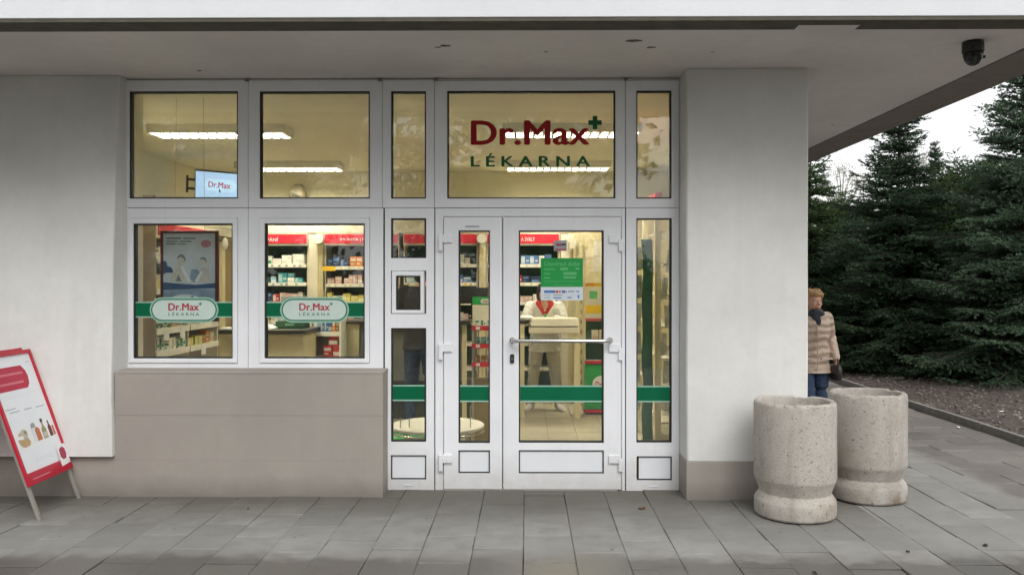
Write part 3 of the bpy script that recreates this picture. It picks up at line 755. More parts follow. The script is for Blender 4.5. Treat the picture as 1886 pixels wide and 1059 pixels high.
# ------------------------------------------------------------------ dome camera under the canopy
YC = (SOF - EYE) * FPX / (HZ - 80); c = P(1792, 80, YC)
dc = thing('dome_camera', 'black dome security camera under the right end of the canopy', 'security camera', (c.x, c.y, SOF - .004))
build(MB().lathe([(.064, 0), (.066, -.02), (.066, -.062), (.062, -.068)], 28), 'housing', M['black'], dc, smooth=True)
build(MB().lathe([(.061, -.0685), (.060, -.085), (.052, -.115), (.036, -.137), (.016, -.148), (.002, -.150)], 28), 'dome', simple('smoked_dome', (.01, .01, .011, 1), .12), dc, smooth=True)
build(MB().box(.060, .076, -.012, .012, -.100, -.085), 'locking_tab', M['black'], dc)

# ------------------------------------------------------------------ concrete planters
def planter(px, py_base, label):
    Yf = EYE * FPX / (py_base - HZ); r = .272; Yc = Yf + r
    t = thing('concrete_planter', label, 'planter', (PX(px, Yc), Yc, .002), 0, 'round concrete planters by the corner')
    prof = [(.240, .0), (.258, .004), (.266, .016), (.269, .05), (.269, .100), (.265, .116), (.240, .150), (.236, .160), (.238, .170), (.264, .240), (.269, .250), (.271, .262), (.270, .40), (.270, .60), (.271, .745), (.268, .765), (.258, .775), (.236, .776), (.226, .770), (.221, .752), (.216, .69), (.214, .655), (.002, .65)]
    n = 72; m = len(prof); v = []; rr = random.Random(px)
    ph = [rr.uniform(0, 6.28) for _ in range(4)]; chips = [(rr.uniform(0, 6.28), rr.uniform(.004, .012), rr.uniform(.06, .16)) for _ in range(9)]
    for (r0, z) in prof:
        for k in range(n):
            a = 2 * math.pi * k / n
            w = 1 + .0035 * math.sin(2 * a + ph[0]) + .002 * math.sin(5 * a + ph[1] + z * 9) + rr.uniform(-.0012, .0012)
            chip = max([0.0] + [d * max(0, 1 - (abs((a - q + math.pi) % (2 * math.pi) - math.pi) / wd) ** 2) for q, d, wd in chips]) if z > .758 else 0.0
            v.append(((r0 * w - chip * .5) * math.cos(a), (r0 * w - chip * .5) * math.sin(a), z - chip + .0025 * math.sin(3 * a + ph[2]) * (z > .3)))
    f = [(j * n + k, j * n + (k + 1) % n, (j + 1) * n + (k + 1) % n, (j + 1) * n + k) for j in range(m - 1) for k in range(n)]
    f.append([(m - 1) * n + k for k in range(n)])
    po = build(MB().add(v, f), 'pot', M['concrete'], t, smooth=True); po.data.set_sharp_from_angle(angle=R(24))
    so = MB().lathe([(.212, .652), (.208, .664), (.12, .668), (.003, .672)], 30); build(so, 'soil', M['soil'], t, smooth=True)
    return t
planter(1464, 966, 'nearer pale concrete planter with waisted foot in front of the white pier')
p2 = planter(1598, 932, 'concrete planter standing behind the other one, beside the wet path'); p2.rotation_euler.z = R(-35)

# ------------------------------------------------------------------ A-board at the left edge
fA, fB = Vector((P(72, 962, EYE * FPX / 447).x, EYE * FPX / 447, 0)), Vector((P(148, 918, EYE * FPX / 403).x, EYE * FPX / 403, 0))
ab = thing('pavement_sign', 'red framed advertising A-board leaning on the pavement by the left wall', 'A-board', fA)
e_y = (fB - fA).normalized(); WB = (fB - fA).length
e_up = Vector((-.395, 0, 1.06)); LB = e_up.length + .03; e_up.normalize(); e_n = e_y.cross(e_up); e_n = e_n if e_n.x > 0 else -e_n
mat_b = Matrix((e_y, e_up, e_n)).transposed().to_4x4()
def onboard(mb, name, mat, parent=ab, bevel=0):
    o = build(mb, name, mat, parent, bevel=bevel); o.matrix_local = mat_b @ Matrix.Identity(4); return o
BZ0, BZ1, W0, W1 = .235, LB, -.005, WB + .005
leg_m = M['alu']
for xx in (.008, WB - .034): onboard(MB().box(xx, xx + .026, 0, LB - .02, -.016, .006), 'leg', leg_m, bevel=.002)
onboard(MB().box(.02, WB - .02, .30, .322, -.02, -.012), 'brace', leg_m)
fr = MB(); fb = .030
fr.box(W0, W0 + fb, BZ0, BZ1, .0065, .022); fr.box(W1 - fb, W1, BZ0, BZ1, .0065, .022); fr.box(W0 + fb, W1 - fb, BZ0, BZ0 + .085, .0065, .022); fr.box(W0 + fb, W1 - fb, BZ1 - .030, BZ1, .0065, .022)
onboard(fr, 'frame', M['aboard_red'], bevel=.003)
onboard(MB().box(W0 + .1, W1 - .1, BZ1 + .001, BZ1 + .016, .000, .018), 'top_clip', M['aboard_red'])
onboard(MB().box(W0 + fb, W1 - fb, BZ0 + .085, BZ1 - .030, .0065, .012), 'poster', simple('aboard_paper', (.76, .79, .82, 1), .4, var=.03))
def zplate(pts, z0, z1):
    n = len(pts); mb = MB(); mb.add([(x, y, z1) for x, y in pts] + [(x, y, z0) for x, y in pts], [list(range(n)), [n + k for k in range(n)][::-1]] + [((k + 1) % n, k, n + k, n + (k + 1) % n) for k in range(n)]); return mb
H0 = BZ0 + .085; HH = BZ1 - .03 - H0; Wd = W1 - W0 - 2 * fb
def bp(u, v_): return (W0 + fb + u * Wd, H0 + v_ * HH)
x0, z0 = bp(.0, .70); x1, z1 = bp(.80, .905)
rp = [(x0, z0), (x1 - .05, z0), (x1 - .015, z0 + .03), (x1, z0 + .085), (x1 - .012, z1 - .04), (x1 - .05, z1), (x0, z1)]
onboard(zplate(rp, .0122, .0132), 'red_panel', simple('poster_crimson', (.44, .010, .045, 1), .45))
for (a, b_, c_, d_) in ((.06, .70, .83, .85), (.10, .66, .75, .77)):
    p, q = bp(a, c_), bp(b_, d_); onboard(zplate([p, (q[0], p[1]), q, (p[0], q[1])], .0134, .0140), 'print_line', simple('poster_pink', (.60, .16, .20, 1), .5))
for (a, b_, c_, d_, mt) in ((.05, .28, .545, .551, 'print_grey'), (.12, .34, .515, .522, 'print_grey'), (.45, .62, .515, .522, 'print_grey'), (.72, .92, .510, .517, 'print_grey'), (.04, .86, .655, .658, 'print_pale'), (.04, .60, .635, .638, 'print_pale'), (.86, .94, .925, .930, 'print_grey'), (.86, .94, .895, .899, 'print_pale'), (.30, .75, .085, .090, 'print_pale'), (.30, .70, .065, .070, 'print_pale')):
    p, q = bp(a, c_), bp(b_, d_); onboard(zplate([p, (q[0], p[1]), q, (p[0], q[1])], .0122, .0128), 'print_line', M[mt])
def blob(u, v_, ru, rv, mat, z, n=16, name='printed_shape'):
    c_ = bp(u, v_); onboard(zplate([(c_[0] + ru * Wd * math.cos(2 * math.pi * k / n), c_[1] + rv * HH * math.sin(2 * math.pi * k / n)) for k in range(n)], z, z + .0006), name, mat)
bm_ = [simple('print_biscuit', (.48, .34, .17, 1), .5), simple('print_amber', (.50, .14, .05, 1), .5), simple('print_olive', (.25, .25, .10, 1), .5), simple('print_plum', (.13, .02, .03, 1), .5), simple('print_photo', (.50, .46, .40, 1), .5)]
p, q = bp(.06, .21), bp(.97, .40)
onboard(zplate([bp(.06, .195), bp(.97, .215), bp(.97, .33), bp(.80, .39), bp(.06, .37)], .0122, .0127), 'printed_photo', M['white'])
def bshape(pts, mat, z): onboard(zplate([bp(*p) for p in pts], z, z + .0006), 'printed_shape', mat)
blob(.20, .275, .115, .068, bm_[0], .0128); blob(.25, .315, .075, .045, bm_[4], .0136); blob(.29, .330, .030, .016, bm_[2], .0143); bshape([(.08, .285), (.20, .275), (.22, .305), (.10, .315)], M['white'], .0143); blob(.26, .245, .07, .035, bm_[0], .0143)
bshape([(.43, .225), (.50, .225), (.50, .345), (.43, .340)], M['print_pale'], .0128); bshape([(.51, .225), (.62, .228), (.62, .325), (.58, .345), (.53, .345), (.51, .32)], bm_[1], .0128); bshape([(.44, .345), (.55, .350), (.54, .385), (.50, .392), (.45, .38)], M['print_grey'], .0136)
bshape([(.66, .228), (.77, .230), (.77, .310), (.735, .345), (.735, .40), (.70, .40), (.70, .345), (.66, .310)], bm_[2], .0128); bshape([(.67, .24), (.76, .24), (.76, .285), (.67, .285)], bm_[4], .0136); bshape([(.69, .375), (.745, .375), (.745, .405), (.69, .405)], M['black'], .0136)
bshape([(.82, .230), (.90, .232), (.90, .315), (.875, .34), (.875, .375), (.845, .375), (.845, .34), (.82, .315)], bm_[3], .0128); bshape([(.915, .233), (.96, .234), (.96, .32), (.915, .32)], bm_[1], .0128)
x0, z0 = bp(.80, -.045); x1, z1 = bp(1.03, .13)
onboard(zplate([(x0, z0 - .01), (x1, z0), (x1, z1), (x0 + .02, z1 + .01), (x0, z1 - .03)], .0222, .0232), 'logo_card', M['white'])
c_ = ((x0 + x1) / 2, (z0 + z1) / 2 + .008)
onboard(zplate([(c_[0] - .045, c_[1] - .02), (c_[0] - .02, c_[1] - .045), (c_[0] + .025, c_[1] - .042), (c_[0] + .045, c_[1] - .01), (c_[0] + .042, c_[1] + .03), (c_[0] + .01, c_[1] + .048), (c_[0] - .035, c_[1] + .035)], .0234, .0240), 'logo_mark', simple('poster_crimson_dark', (.33, .02, .06, 1), .5))
onboard(zplate([(W0 + .07, BZ0 + .034), (W0 + .30, BZ0 + .034), (W0 + .30, BZ0 + .041), (W0 + .07, BZ0 + .041)], .0222, .0228), 'print_line', simple('poster_pink2', (.62, .25, .30, 1), .5))
# rear half
r_up = Vector((.395, 0, 1.06)).normalized(); top = e_up * LB
mr = Matrix((e_y, r_up, e_y.cross(r_up))).transposed().to_4x4(); mr.translation = top - r_up * LB + Vector((-.03, 0, 0))
for xx in (.008, WB - .034):
    o = build(MB().box(xx, xx + .026, 0, LB - .02, -.008, .014), 'leg', leg_m, ab); o.matrix_local = mr
o = build(MB().box(W0, W1, BZ0, LB, -.008, .004), 'rear_panel', M['aboard_red'], ab); o.matrix_local = mr

# ------------------------------------------------------------------ INSIDE THE SHOP
def luminaire(px0, px1, Yc, label):
    Ln = 1.30; xc = (PX(px0, Yc) + PX(px1, Yc)) / 2
    t = thing('ceiling_luminaire', label, 'ceiling lamp', (xc, Yc, CEIL), 0, 'louvred fluorescent ceiling lamps')
    hw = .155; h = .085
    mb = MB(); mb.box(-Ln / 2, Ln / 2, -hw, hw, -.012, -.001)
    mb.box(-Ln / 2, Ln / 2, -hw, -hw + .008, -h, -.0125); mb.box(-Ln / 2, Ln / 2, hw - .008, hw, -h, -.0125); mb.box(-Ln / 2, -Ln / 2 + .03, -hw + .0085, hw - .0085, -h, -.0125); mb.box(Ln / 2 - .03, Ln / 2, -hw + .0085, hw - .0085, -h, -.0125)
    build(mb, 'housing', M['white_in'], t)
    lv = MB()
    for y in (-.05, .05): lv.box(-Ln / 2 + .031, Ln / 2 - .031, y - .009, y + .009, -h + .002, -.060)
    n = 14
    for k in range(1, n):
        x = -Ln / 2 + .03 + (Ln - .06) * k / n
        for (y0, y1) in ((-hw + .009, -.0595), (-.0405, .0405), (.0595, hw - .009)): lv.box(x - .011, x + .011, y0, y1, -h + .003, -.058)
    build(lv, 'louvre', simple('louvre_blade', (.22, .21, .18, 1), .5), t)
    for y in (-.095, 0, .095):
        build(MB().box(-Ln / 2 + .032, Ln / 2 - .032, y - .026, y + .026, -.044, -.022), 'tube', M['tube'], t)
    return t
M['tube'] = emissive('fluorescent_tube', (1.0, .93, .76, 1), LAMP_EMIT)
luminaire(280, 535, 8.05, 'long louvred ceiling lamp nearest the glass, above the hanging screen')
luminaire(432, 637, 10.55, 'rear louvred ceiling lamp seen in the square upper window')
luminaire(925, 1180, 8.05, 'front louvred ceiling lamp behind the red lettering')
luminaire(932, 1122, 10.55, 'rear louvred ceiling lamp behind the green capitals')

# hanging screen
ty = 10.3; c = P(406, 351, ty)
tv = thing('wall_screen', 'flat screen on a wall bracket showing a pale blue advert, upper left window', 'screen', (c.x, ty, c.z))
tv.rotation_euler = (R(8), R(5.5), R(-8))
TW, TH = .66, .46
build(MB().box(-TW / 2, TW / 2, -.02, .02, -TH / 2, TH / 2), 'casing', M['black'], tv, bevel=.006)
build(MB().box(-TW / 2 + .016, TW / 2 - .016, -.0225, -.0202, -TH / 2 + .02, TH / 2 - .016), 'display', emissive('screen_blue', (.36, .52, .74, 1), .75), tv)
build(MB().plate(pillpts(-.20, .22, -.01, .135), -.0245, -.0230), 'screen_logo_ground', emissive('screen_pale', (.42, .60, .78, 1), .80), tv)
lettering('Dr.Max', -.145, .145, .03, .10, -.0250, emissive('screen_red', (.35, .03, .12, 1), .5), tv, .03)
lettering('e-shop', -.17, .17, -.155, -.055, -.0235, emissive('screen_green', (.28, .52, .50, 1), .65), tv, .02)
build(MB().plate([(.0, .02), (.022, -.012), (.010, -.012), (.014, -.03), (.006, -.032), (.002, -.015), (-.008, -.008)], -.0262, -.0254), 'pointer', M['black'], tv)
br = MB(); br.box(-.47, -.45, .03, .05, -.06, .15); br.tube([(-.46, .04, .10), (-.2, .04, .10)], .016); br.tube([(-.46, .04, -.01), (-.2, .04, -.01)], .016)
build(br, 'bracket', M['black'], tv)
# wall loudspeaker
c = P(547, 354, 11.2)
sp = thing('wall_loudspeaker', 'small grey loudspeaker high on the shop wall, seen in the square upper window', 'loudspeaker', (c.x, 11.2, c.z))
build(MB().rings([(0, .05, -.13, .115, .10), (0, .04, -.02, .115, .11), (0, .05, .07, .085, .09), (0, .07, .105, .05, .05)], 20), 'cabinet', simple('speaker_grey', (.30, .27, .20, 1), .6), sp, smooth=True)
build(MB().hexa([(-.05, -.08, -.10), (.08, -.08, -.10), (.08, -.04, -.10), (-.05, -.04, -.10), (-.05, -.075, -.01), (.06, -.075, -.06), (.06, -.04, -.06), (-.05, -.04, -.01)]), 'grille', simple('speaker_dark', (.06, .055, .04, 1), .7), sp)
build(MB().box(-.03, .03, .12, .218, -.04, .04), 'wall_mount', M['black'], sp)

# product boxes: unit cube with printed front, shared meshes
PAL = {'white': ((.74, .72, .66), (.60, .60, .56)), 'green and white': ((.72, .72, .64), (.02, .24, .13)), 'blue': ((.06, .15, .34), (.50, .56, .62)), 'pale blue': ((.32, .48, .60), (.60, .66, .68)), 'red': ((.46, .03, .03), (.68, .58, .52)),
       'yellow': ((.62, .55, .14), (.70, .66, .42)), 'teal': ((.03, .26, .29), (.30, .46, .46)), 'orange': ((.60, .20, .04), (.68, .60, .46)), 'pink': ((.58, .36, .33), (.70, .64, .58)), 'dark blue': ((.015, .035, .10), (.12, .22, .40)), 'cream': ((.66, .58, .42), (.55, .40, .25)), 'brown': ((.28, .14, .06), (.50, .40, .24))}
pm = {}
for k, (a, b) in PAL.items():
    ma, mb_ = simple('carton_' + k.replace(' ', '_'), a + (1,), .5, var=.06), simple('carton_print_' + k.replace(' ', '_'), b + (1,), .5, var=.1, scale=40)
    for var in range(3):
        q = MB().box(-.5, .5, -.5, .5, 0, 1)
        q.cur = 1
        if var == 0: q.box(-.47, .47, -.515, -.501, .10, .45)
        elif var == 1: q.box(-.47, -.05, -.515, -.501, .12, .88); q.box(.08, .42, -.515, -.501, .30, .50)
        else: q.box(-.40, .40, -.515, -.501, .55, .82); q.box(-.40, .10, -.515, -.501, .22, .34)
        pm[k, var] = q.mesh('medicine_box', [ma, mb_])
def product(k, x, y, z, w, d, h, rz, label, group, name='medicine_box', cat='medicine box'):
    o = link(name, pm[k, rp_.randrange(3)], None, (x, y, z)); o.scale = (w, d, h); o.rotation_euler.z = rz
    return tag(o, f'{k} {label}', cat, group + ', ' + k)
def fill_shelf(p0, p1, z, depth, hmax, cols, label, group, rz=0.0, stack=.3, wr=(.05, .12)):
    """row of boxes along the line p0->p1 (front edge); boxes stand behind that line"""
    p0 = Vector((p0[0], p0[1], 0)); p1 = Vector((p1[0], p1[1], 0)); L = (p1 - p0).length; d = (p1 - p0) / L; nrm = Vector((-d.y, d.x, 0))
    t = .015
    while t < L - .05:
        w = rp_.uniform(*wr); run = rp_.choice((1, 1, 2, 3)); k = rp_.choice(cols); h = rp_.uniform(.45, 1.0) * hmax; dd = rp_.uniform(.07, min(.13, depth))
        for q in range(run):
            if t + w > L - .01: break
            c_ = p0 + d * (t + w / 2) + nrm * (dd / 2 + .012)
            product(k, c_.x, c_.y, z + .0015, w * .96, dd, h, math.atan2(d.y, d.x) + rp_.uniform(-.04, .04), label, group)
            if rp_.random() < stack and h < hmax * .55:
                product(rp_.choice(cols), c_.x, c_.y, z + .003 + h, w * .9, dd * .9, min(h, hmax - h - .01), math.atan2(d.y, d.x) + rp_.uniform(-.06, .06), label + ' stacked on another', group + ' stacked')
            t += w
        t += rp_.choice((.002, .004, .008, .03))
YS = 11.0
def shelf_unit(px0, px1, zs, label, back='darkback', text=None, tpx=None, gap=True):
    x0, x1 = PX(px0, YS), PX(px1, YS); zt = PZ(430, YS)
    t = thing('shelving_unit', label, 'shelving unit', ((x0 + x1) / 2, YS, 0), 0, 'back wall shelving with red headers')
    hw = (x1 - x0) / 2
    for s in (-1, 1): build(MB().box(s * hw - (.018 if s > 0 else 0), s * hw + (.018 if s < 0 else 0), .03, .36, 0, zt - .05), 'side_panel', M['cream_pale'], t)
    build(MB().box(-hw + .019, hw - .019, .34, .36, 0, zt - .05), 'back_panel', M[back], t)
    h0, h1 = PZ(451.5, YS), zt
    hd = build(MB().box(-hw + .001, hw - .001, -.02, .34, h0, h1), 'header', M['cream_pale'], t)
    build(MB().box(-hw + .012, hw - .012, -.027, -.0205, h0 + .022, h1 - .012), 'header_panel', M['redhead'], hd)
    if text:
        a = PX(tpx[0], YS) - t.location.x; b = PX(tpx[1], YS) - t.location.x
        lettering(text, a, b, PZ(445, YS), PZ(437, YS), -.028, M['white'], hd, .015)
    for z in zs:
        sh = build(MB().box(-hw + .0195, hw - .0195, .0, .335, z - .018, z), 'shelf', M['white_in'], t)
        build(MB().box(-hw + .0195, hw - .0195, -.012, -.0005, z - .040, z + .004), 'price_rail', M['white_in'], sh)
        tg = MB(); xx = -hw + .05
        while xx < hw - .08: tg.box(xx, xx + .032, -.0145, -.0125, z - .032, z - .006); xx += rp_.uniform(.06, .13)
        stuff(build(tg, 'price_label', rp_.choice((M['cream'], M['print_grey'], M['yellow'], M['cream'])), sh))
    build(MB().box(-hw + .0195, hw - .0195, .02, .335, 0, .10), 'kick_board', M['cream'], t)
    return x0 + .02, x1 - .02
Z1 = [PZ(487, YS), PZ(521, YS), PZ(556, YS), PZ(592, YS), .78, .46]
Z2 = [PZ(491, YS), PZ(523, YS), PZ(556, YS), PZ(592, YS), .78, .46]
whites = ['white', 'white', 'cream', 'green and white', 'pink', 'white']
mixed = ['white', 'blue', 'red', 'pale blue', 'green and white', 'yellow', 'orange', 'pink', 'dark blue']
units = [(448, 567, Z1, 'shelving unit with red header at the far left of the back wall', 'greenback', 'ZAŽÍVÁNÍ', (470, 513), 'left back shelving'),
         (597, 735, Z2, 'shelving unit with red header right of the round-capped pilaster in the casement', 'darkback', 'IMUNITA | PŘÍRODA', (627, 704), 'second back shelving'),
         (743, 880, Z1, 'shelving unit with plain red header behind the side light and narrow door', 'greenback', None, None, 'third back shelving'),
         (896, 1031, Z1, 'shelving unit with red header behind the wide door', 'greenback', 'KLOUBY A SVALY', (933, 985), 'right back shelving')]
ORD = ['top', 'second', 'third', 'fourth', 'fifth', 'lowest']
for (a, b, zs, lab, back, tx, tp, short) in units:
    x0, x1 = shelf_unit(a, b, zs, lab, back, tx, tp)
    for k, z in enumerate(zs[:4]):
        cols = [whites, ['teal', 'pale blue', 'teal', 'white'], ['red', 'pink', 'white', 'dark blue'], mixed][k] if short.startswith('left') else ([mixed, ['pink', 'white', 'cream', 'red'], ['yellow', 'white', 'green and white', 'dark blue'], mixed][k] if short.startswith('second') else ([['white', 'pink', 'dark blue'], ['blue', 'white', 'pale blue'], ['white', 'red'], mixed][k] if short.startswith('third') else [['dark blue', 'blue', 'white'], ['blue', 'red', 'dark blue'], ['red', 'white', 'pink'], ['pale blue', 'teal', 'white']][k]))
        fill_shelf((x0, YS + .005), (x1, YS + .005), z, .2, .135, cols, f'medicine box on the {ORD[k]} shelf of the {short}', f'boxes on the {ORD[k]} shelf of the {short}')
# a yellow price card on the second unit
c = P(605, 494, YS - .03); tag(build(MB().box(c.x - .09, c.x + .09, YS - .032, YS - .028, c.z - .035, c.z + .025), 'price_card', M['yellow']), 'yellow price card clipped to a shelf beside the pilaster', 'price card')
# pilasters
def pilaster(px0, px1, label, wide=None):
    x0, x1 = PX(px0, YS), PX(px1, YS); w = x1 - x0; xc = (x0 + x1) / 2
    t = thing('pilaster', label, 'pilaster', (xc, YS, 0), 0, 'cream pilasters between the red headers')
    mb = MB(); mb.box(-w / 2, w / 2, -.03, .30, 0, PZ(430, YS))
    for k in (-.28, 0, .28): mb.box(w * k - w * .08, w * k + w * .08, -.042, -.0305, .12, PZ(458, YS))
    build(mb, 'shaft', M['cream'], t, bevel=.003)
    cc = PZ(441, YS); n = 24; rr = .064
    build(MB().plate(ellpts(0, cc, rr, rr, n), -.12, -.0425), 'round_cap', M['white_in'], t, bevel=.006)
    if wide: build(MB().box(PX(wide[0], YS) - xc, PX(wide[1], YS) - xc, .0, .30, 0, PZ(431, YS)), 'side_board', M['cream_pale'], t)
pilaster(584.5, 595.5, 'cream pilaster with round white cap in the right casement window', (568.5, 584))
pilaster(882, 894.5, 'cream pilaster with round cap behind the narrow door leaf')
pilaster(1046, 1058, 'cream pilaster right of the last red header behind the wide door', (1032.5, 1045.5))
# cream beam over the back shelving
tag(build(MB().box(RX0 + .01, .62, YS - .01, YS + .39, PZ(429, YS), PZ(408, YS)), 'cornice_board', M['cream_pale']), 'cream cornice board running above the red shelf headers', 'cornice')

# left side shelving (seen along its front)
xs = PX(288, 7.0); yl0, yl1 = 7.0, 8.42
t = thing('shelving_unit', 'deep side shelving with slanting shelves, left casement window', 'shelving unit', (xs, 7.0, 0))
build(MB().box(-.135, 0, -.02, .0, 0, 2.30), 'end_panel', M['beige'], t, bevel=.003)
build(MB().box(-.40, -.137, -.015, .0, 0, 2.30), 'end_panel', M['brown'], t)
build(MB().box(-.40, -.005, yl1 - 7.0 - .02, yl1 - 7.0, 0, 2.05), 'side_panel', M['cream_pale'], t)
build(MB().box(-.42, -.401, .0, yl1 - 7.0, 0, 2.05), 'back_panel', M['brown'], t)
build(MB().box(-.38, -.012, .68, .70, 0, 1.95), 'divider', M['cream_pale'], t)
hd = build(MB().box(-.40, .0, .0, yl1 - 7.0, PZ(437, 7.0), PZ(405, 7.0)), 'header', M['cream_pale'], t)
build(MB().box(.001, .008, .03, yl1 - 7.0 - .02, PZ(432, 7.0), PZ(410, 7.0)), 'header_panel', M['redhead'], hd)
ZL = [1.78, 1.52, 1.28, PZ(608, 7.0), PZ(651, 7.0), .62]
for z in ZL:
    for (a, b) in ((.001, .679), (.701, yl1 - 7.021)):
        sh = build(MB().box(-.40, -.004, a, b, z - .02, z), 'shelf', M['cream_pale'], t)
        build(MB().box(-.0035, .008, a, b, z - .045, z + .006), 'price_rail', M['white_in'], sh)
for k, z in enumerate(ZL[:5]):
    for q, (a, b) in enumerate(((7.01, 7.67), (7.71, 8.39))):
        cols = [['green and white', 'white', 'cream'], ['cream', 'yellow', 'white'], ['white', 'cream', 'brown'], ['white', 'cream', 'green and white'], ['cream', 'white', 'green and white'] if q == 0 else ['orange', 'cream', 'brown', 'yellow']][k]
        fill_shelf((xs - .012, a), (xs - .012, b), z, .2, .13 if k else .15, cols, f'medicine box on the {ORD[k]} shelf of the side shelving, {"near" if q == 0 else "far"} bay', f'boxes on the {ORD[k]} shelf of the side shelving {q}', stack=.5)
for (y, z, nm) in ((7.12, ZL[3], 'nearest'), (7.46, ZL[3], 'next'), (7.95, ZL[4], 'lower')):
    tag(build(MB().box(xs + .0085, xs + .0105, y, y + .11, z - .10, z - .005), 'price_card', M['white']), f'{nm} white price card hanging from the side shelving', 'price card')
# tall brown cabinet on the left wall
t = thing('tall_cabinet', 'tall brown cabinet with cream posts behind the poster frame', 'cabinet', (-3.51, 8.75, 0))
build(MB().box(.0, .10, .0, 1.9, 0, 2.05), 'carcass', M['brown'], t)
for y in (.02, .62, 1.22, 1.80):
    build(MB().box(.1005, .135, y, y + .09, 0, 2.02), 'post', M['cream'], t)
    build(MB().ell((.145, y + .045, 2.0), (.03, .07, .07)), 'round_cap', M['white_in'], t, smooth=True)
build(MB().box(-.0, .16, -.02, 1.92, 2.08, 2.18), 'cornice', M['cream_pale'], t)

# poster in a dark red frame, hung behind the left casement
yp = 6.78; x0, x1, z0, z1 = rect(296.5, 403, 425, 592, yp)
t = thing('framed_poster', 'dark red framed poster of two children at water, left casement window', 'poster', ((x0 + x1) / 2, yp, z0))
W_, H_ = (x1 - x0) / 2, z1 - z0
build(MB().ring(-W_, W_, 0, H_, -W_ + .020, W_ - .026, .02, H_ - .022, -.014, .012), 'frame', simple('poster_frame_red', (.10, .008, .018, 1), .4), t, bevel=.003)
build(MB().box(-W_ + .018, W_ - .024, -.002, .010, .018, H_ - .020), 'print', simple('poster_sky', (.52, .60, .70, 1), .35, var=.12, scale=5), t)
pr = {'deep': simple('poster_blue', (.035, .09, .22, 1), .4, var=.2), 'water': simple('poster_water', (.24, .34, .50, 1), .4, var=.25, scale=14), 'pale': simple('poster_pale', (.66, .74, .80, 1), .4, var=.06), 'skin': simple('poster_skin', (.56, .54, .54, 1), .45, var=.15, scale=25), 'skin2': simple('poster_skin_shade', (.20, .22, .25, 1), .45, var=.2, scale=25), 'pinkish': simple('poster_pinkish', (.46, .20, .25, 1), .45), 'ink': simple('poster_ink', (.08, .11, .17, 1), .5)}
def pu(u, v_): return (-W_ + .02 + u * (2 * W_ - .046), .02 + v_ * (H_ - .042))
def pshape(pts, mat, lay): build(MB().plate([pu(*p) for p in pts], -.002 - .0007 * lay, -.0024 - .0007 * (lay - 1)), 'printed_shape', pr[mat], t)
def pell(u, v_, ru, rv, mat, lay, n=20): pshape([(u + ru * math.cos(2 * math.pi * k / n), v_ + rv * math.sin(2 * math.pi * k / n)) for k in range(n)], mat, lay)
pshape([(0, 0), (1, 0), (1, .35), (0, .35)], 'water', 1)
pell(.42, .12, .42, .17, 'pale', 2, 28)
pshape([(0, .34), (1, .36), (1, .42), (.62, .40), (.28, .415), (0, .43)], 'deep', 2)
pshape([(0, .52), (.05, .54), (.20, .54), (.16, .60), (.08, .62), (.06, .67), (0, .68)], 'deep', 2)
pshape([(.13, .44), (.30, .43), (.44, .44), (.50, .43), (.40, .50), (.40, .60), (.33, .635), (.24, .60), (.17, .53)], 'skin', 3)
pshape([(.24, .44), (.29, .52), (.35, .44)], 'skin2', 4); pshape([(.33, .60), (.37, .62), (.54, .445), (.47, .43)], 'pale', 5)
pell(.345, .68, .085, .060, 'skin', 4); pshape([(.265, .70), (.28, .735), (.33, .755), (.39, .75), (.43, .71), (.42, .67), (.39, .71), (.33, .725)], 'skin2', 5)
pshape([(.50, .46), (.60, .43), (.70, .45), (.72, .52), (.66, .58), (.54, .58)], 'water', 3)
pshape([(.62, .43), (.80, .43), (.90, .45), (.88, .56), (.80, .615), (.72, .60), (.70, .52)], 'skin', 4); pshape([(.60, .44), (.72, .56), (.76, .55), (.66, .43)], 'pale', 5)
pell(.765, .665, .070, .055, 'skin', 5); pshape([(.70, .69), (.72, .715), (.78, .725), (.83, .70), (.83, .66), (.80, .69), (.75, .70)], 'skin2', 6)
pell(.82, .88, .10, .045, 'pinkish', 2)
for (a, b, c_, d_) in ((.06, .34, .935, .95), (.38, .62, .935, .948), (.05, .28, .90, .912), (.31, .54, .90, .912), (.05, .24, .87, .882), (.26, .44, .87, .88)): pshape([(a, c_), (b, c_), (b, d_), (a, d_)], 'ink', 2)
for (u, v_) in ((.56, .25), (.56, .16), (.70, .24), (.71, .16)): pell(u, v_, .035, .02, 'water' if u > .6 else 'ink', 4)
for sx in (-.12, .12): build(MB().tube([(sx, 0, H_ - .005), (sx * .9, .0, CEIL - z0)], .0018, 6), 'cord', M['alu'], t)

# counters
t = thing('sales_counter', 'cream fronted counter with dark top, lower left of the right casement', 'counter', (PX(480, 8.6), 8.6, 0))
xw0, xw1 = PX(398, 8.6) - t.location.x, PX(559, 8.6) - t.location.x; zt = PZ(608, 8.6)
build(MB().box(xw0 + .02, xw1 - .02, .06, .60, 0, zt - .045), 'front_panel', M['cream'], t)
build(MB().box(xw0 - .02, xw1 + .02, .0, .64, zt - .042, zt), 'counter_top', M['counter_top'], t, bevel=.004)
c = t.location
for k, (a, b) in enumerate(((404, 430), (488, 500))):
    xx0, xx1 = PX(a, 8.6), PX(b, 8.6)
    tag(build(MB().hexa([(xx0, 8.62, zt + .001), (xx1, 8.60, zt + .001), (xx1, 8.85, zt + .001), (xx0, 8.82, zt + .001), (xx0, 8.62, zt + .02 + .03 * k), (xx1, 8.60, zt + .012), (xx1, 8.85, zt + .012), (xx0, 8.82, zt + .02 + .03 * k)]), 'paper_stack', M['white']), ['pile of white papers on the counter end below the poster', 'loose white papers on the dark counter top'][k], 'papers')
xx0, xx1 = PX(503, 8.75), PX(556, 8.75)
tb = thing('counter_tray', 'dark green tray box on the counter in the right casement', 'tray', ((xx0 + xx1) / 2, 8.95, zt + .001))
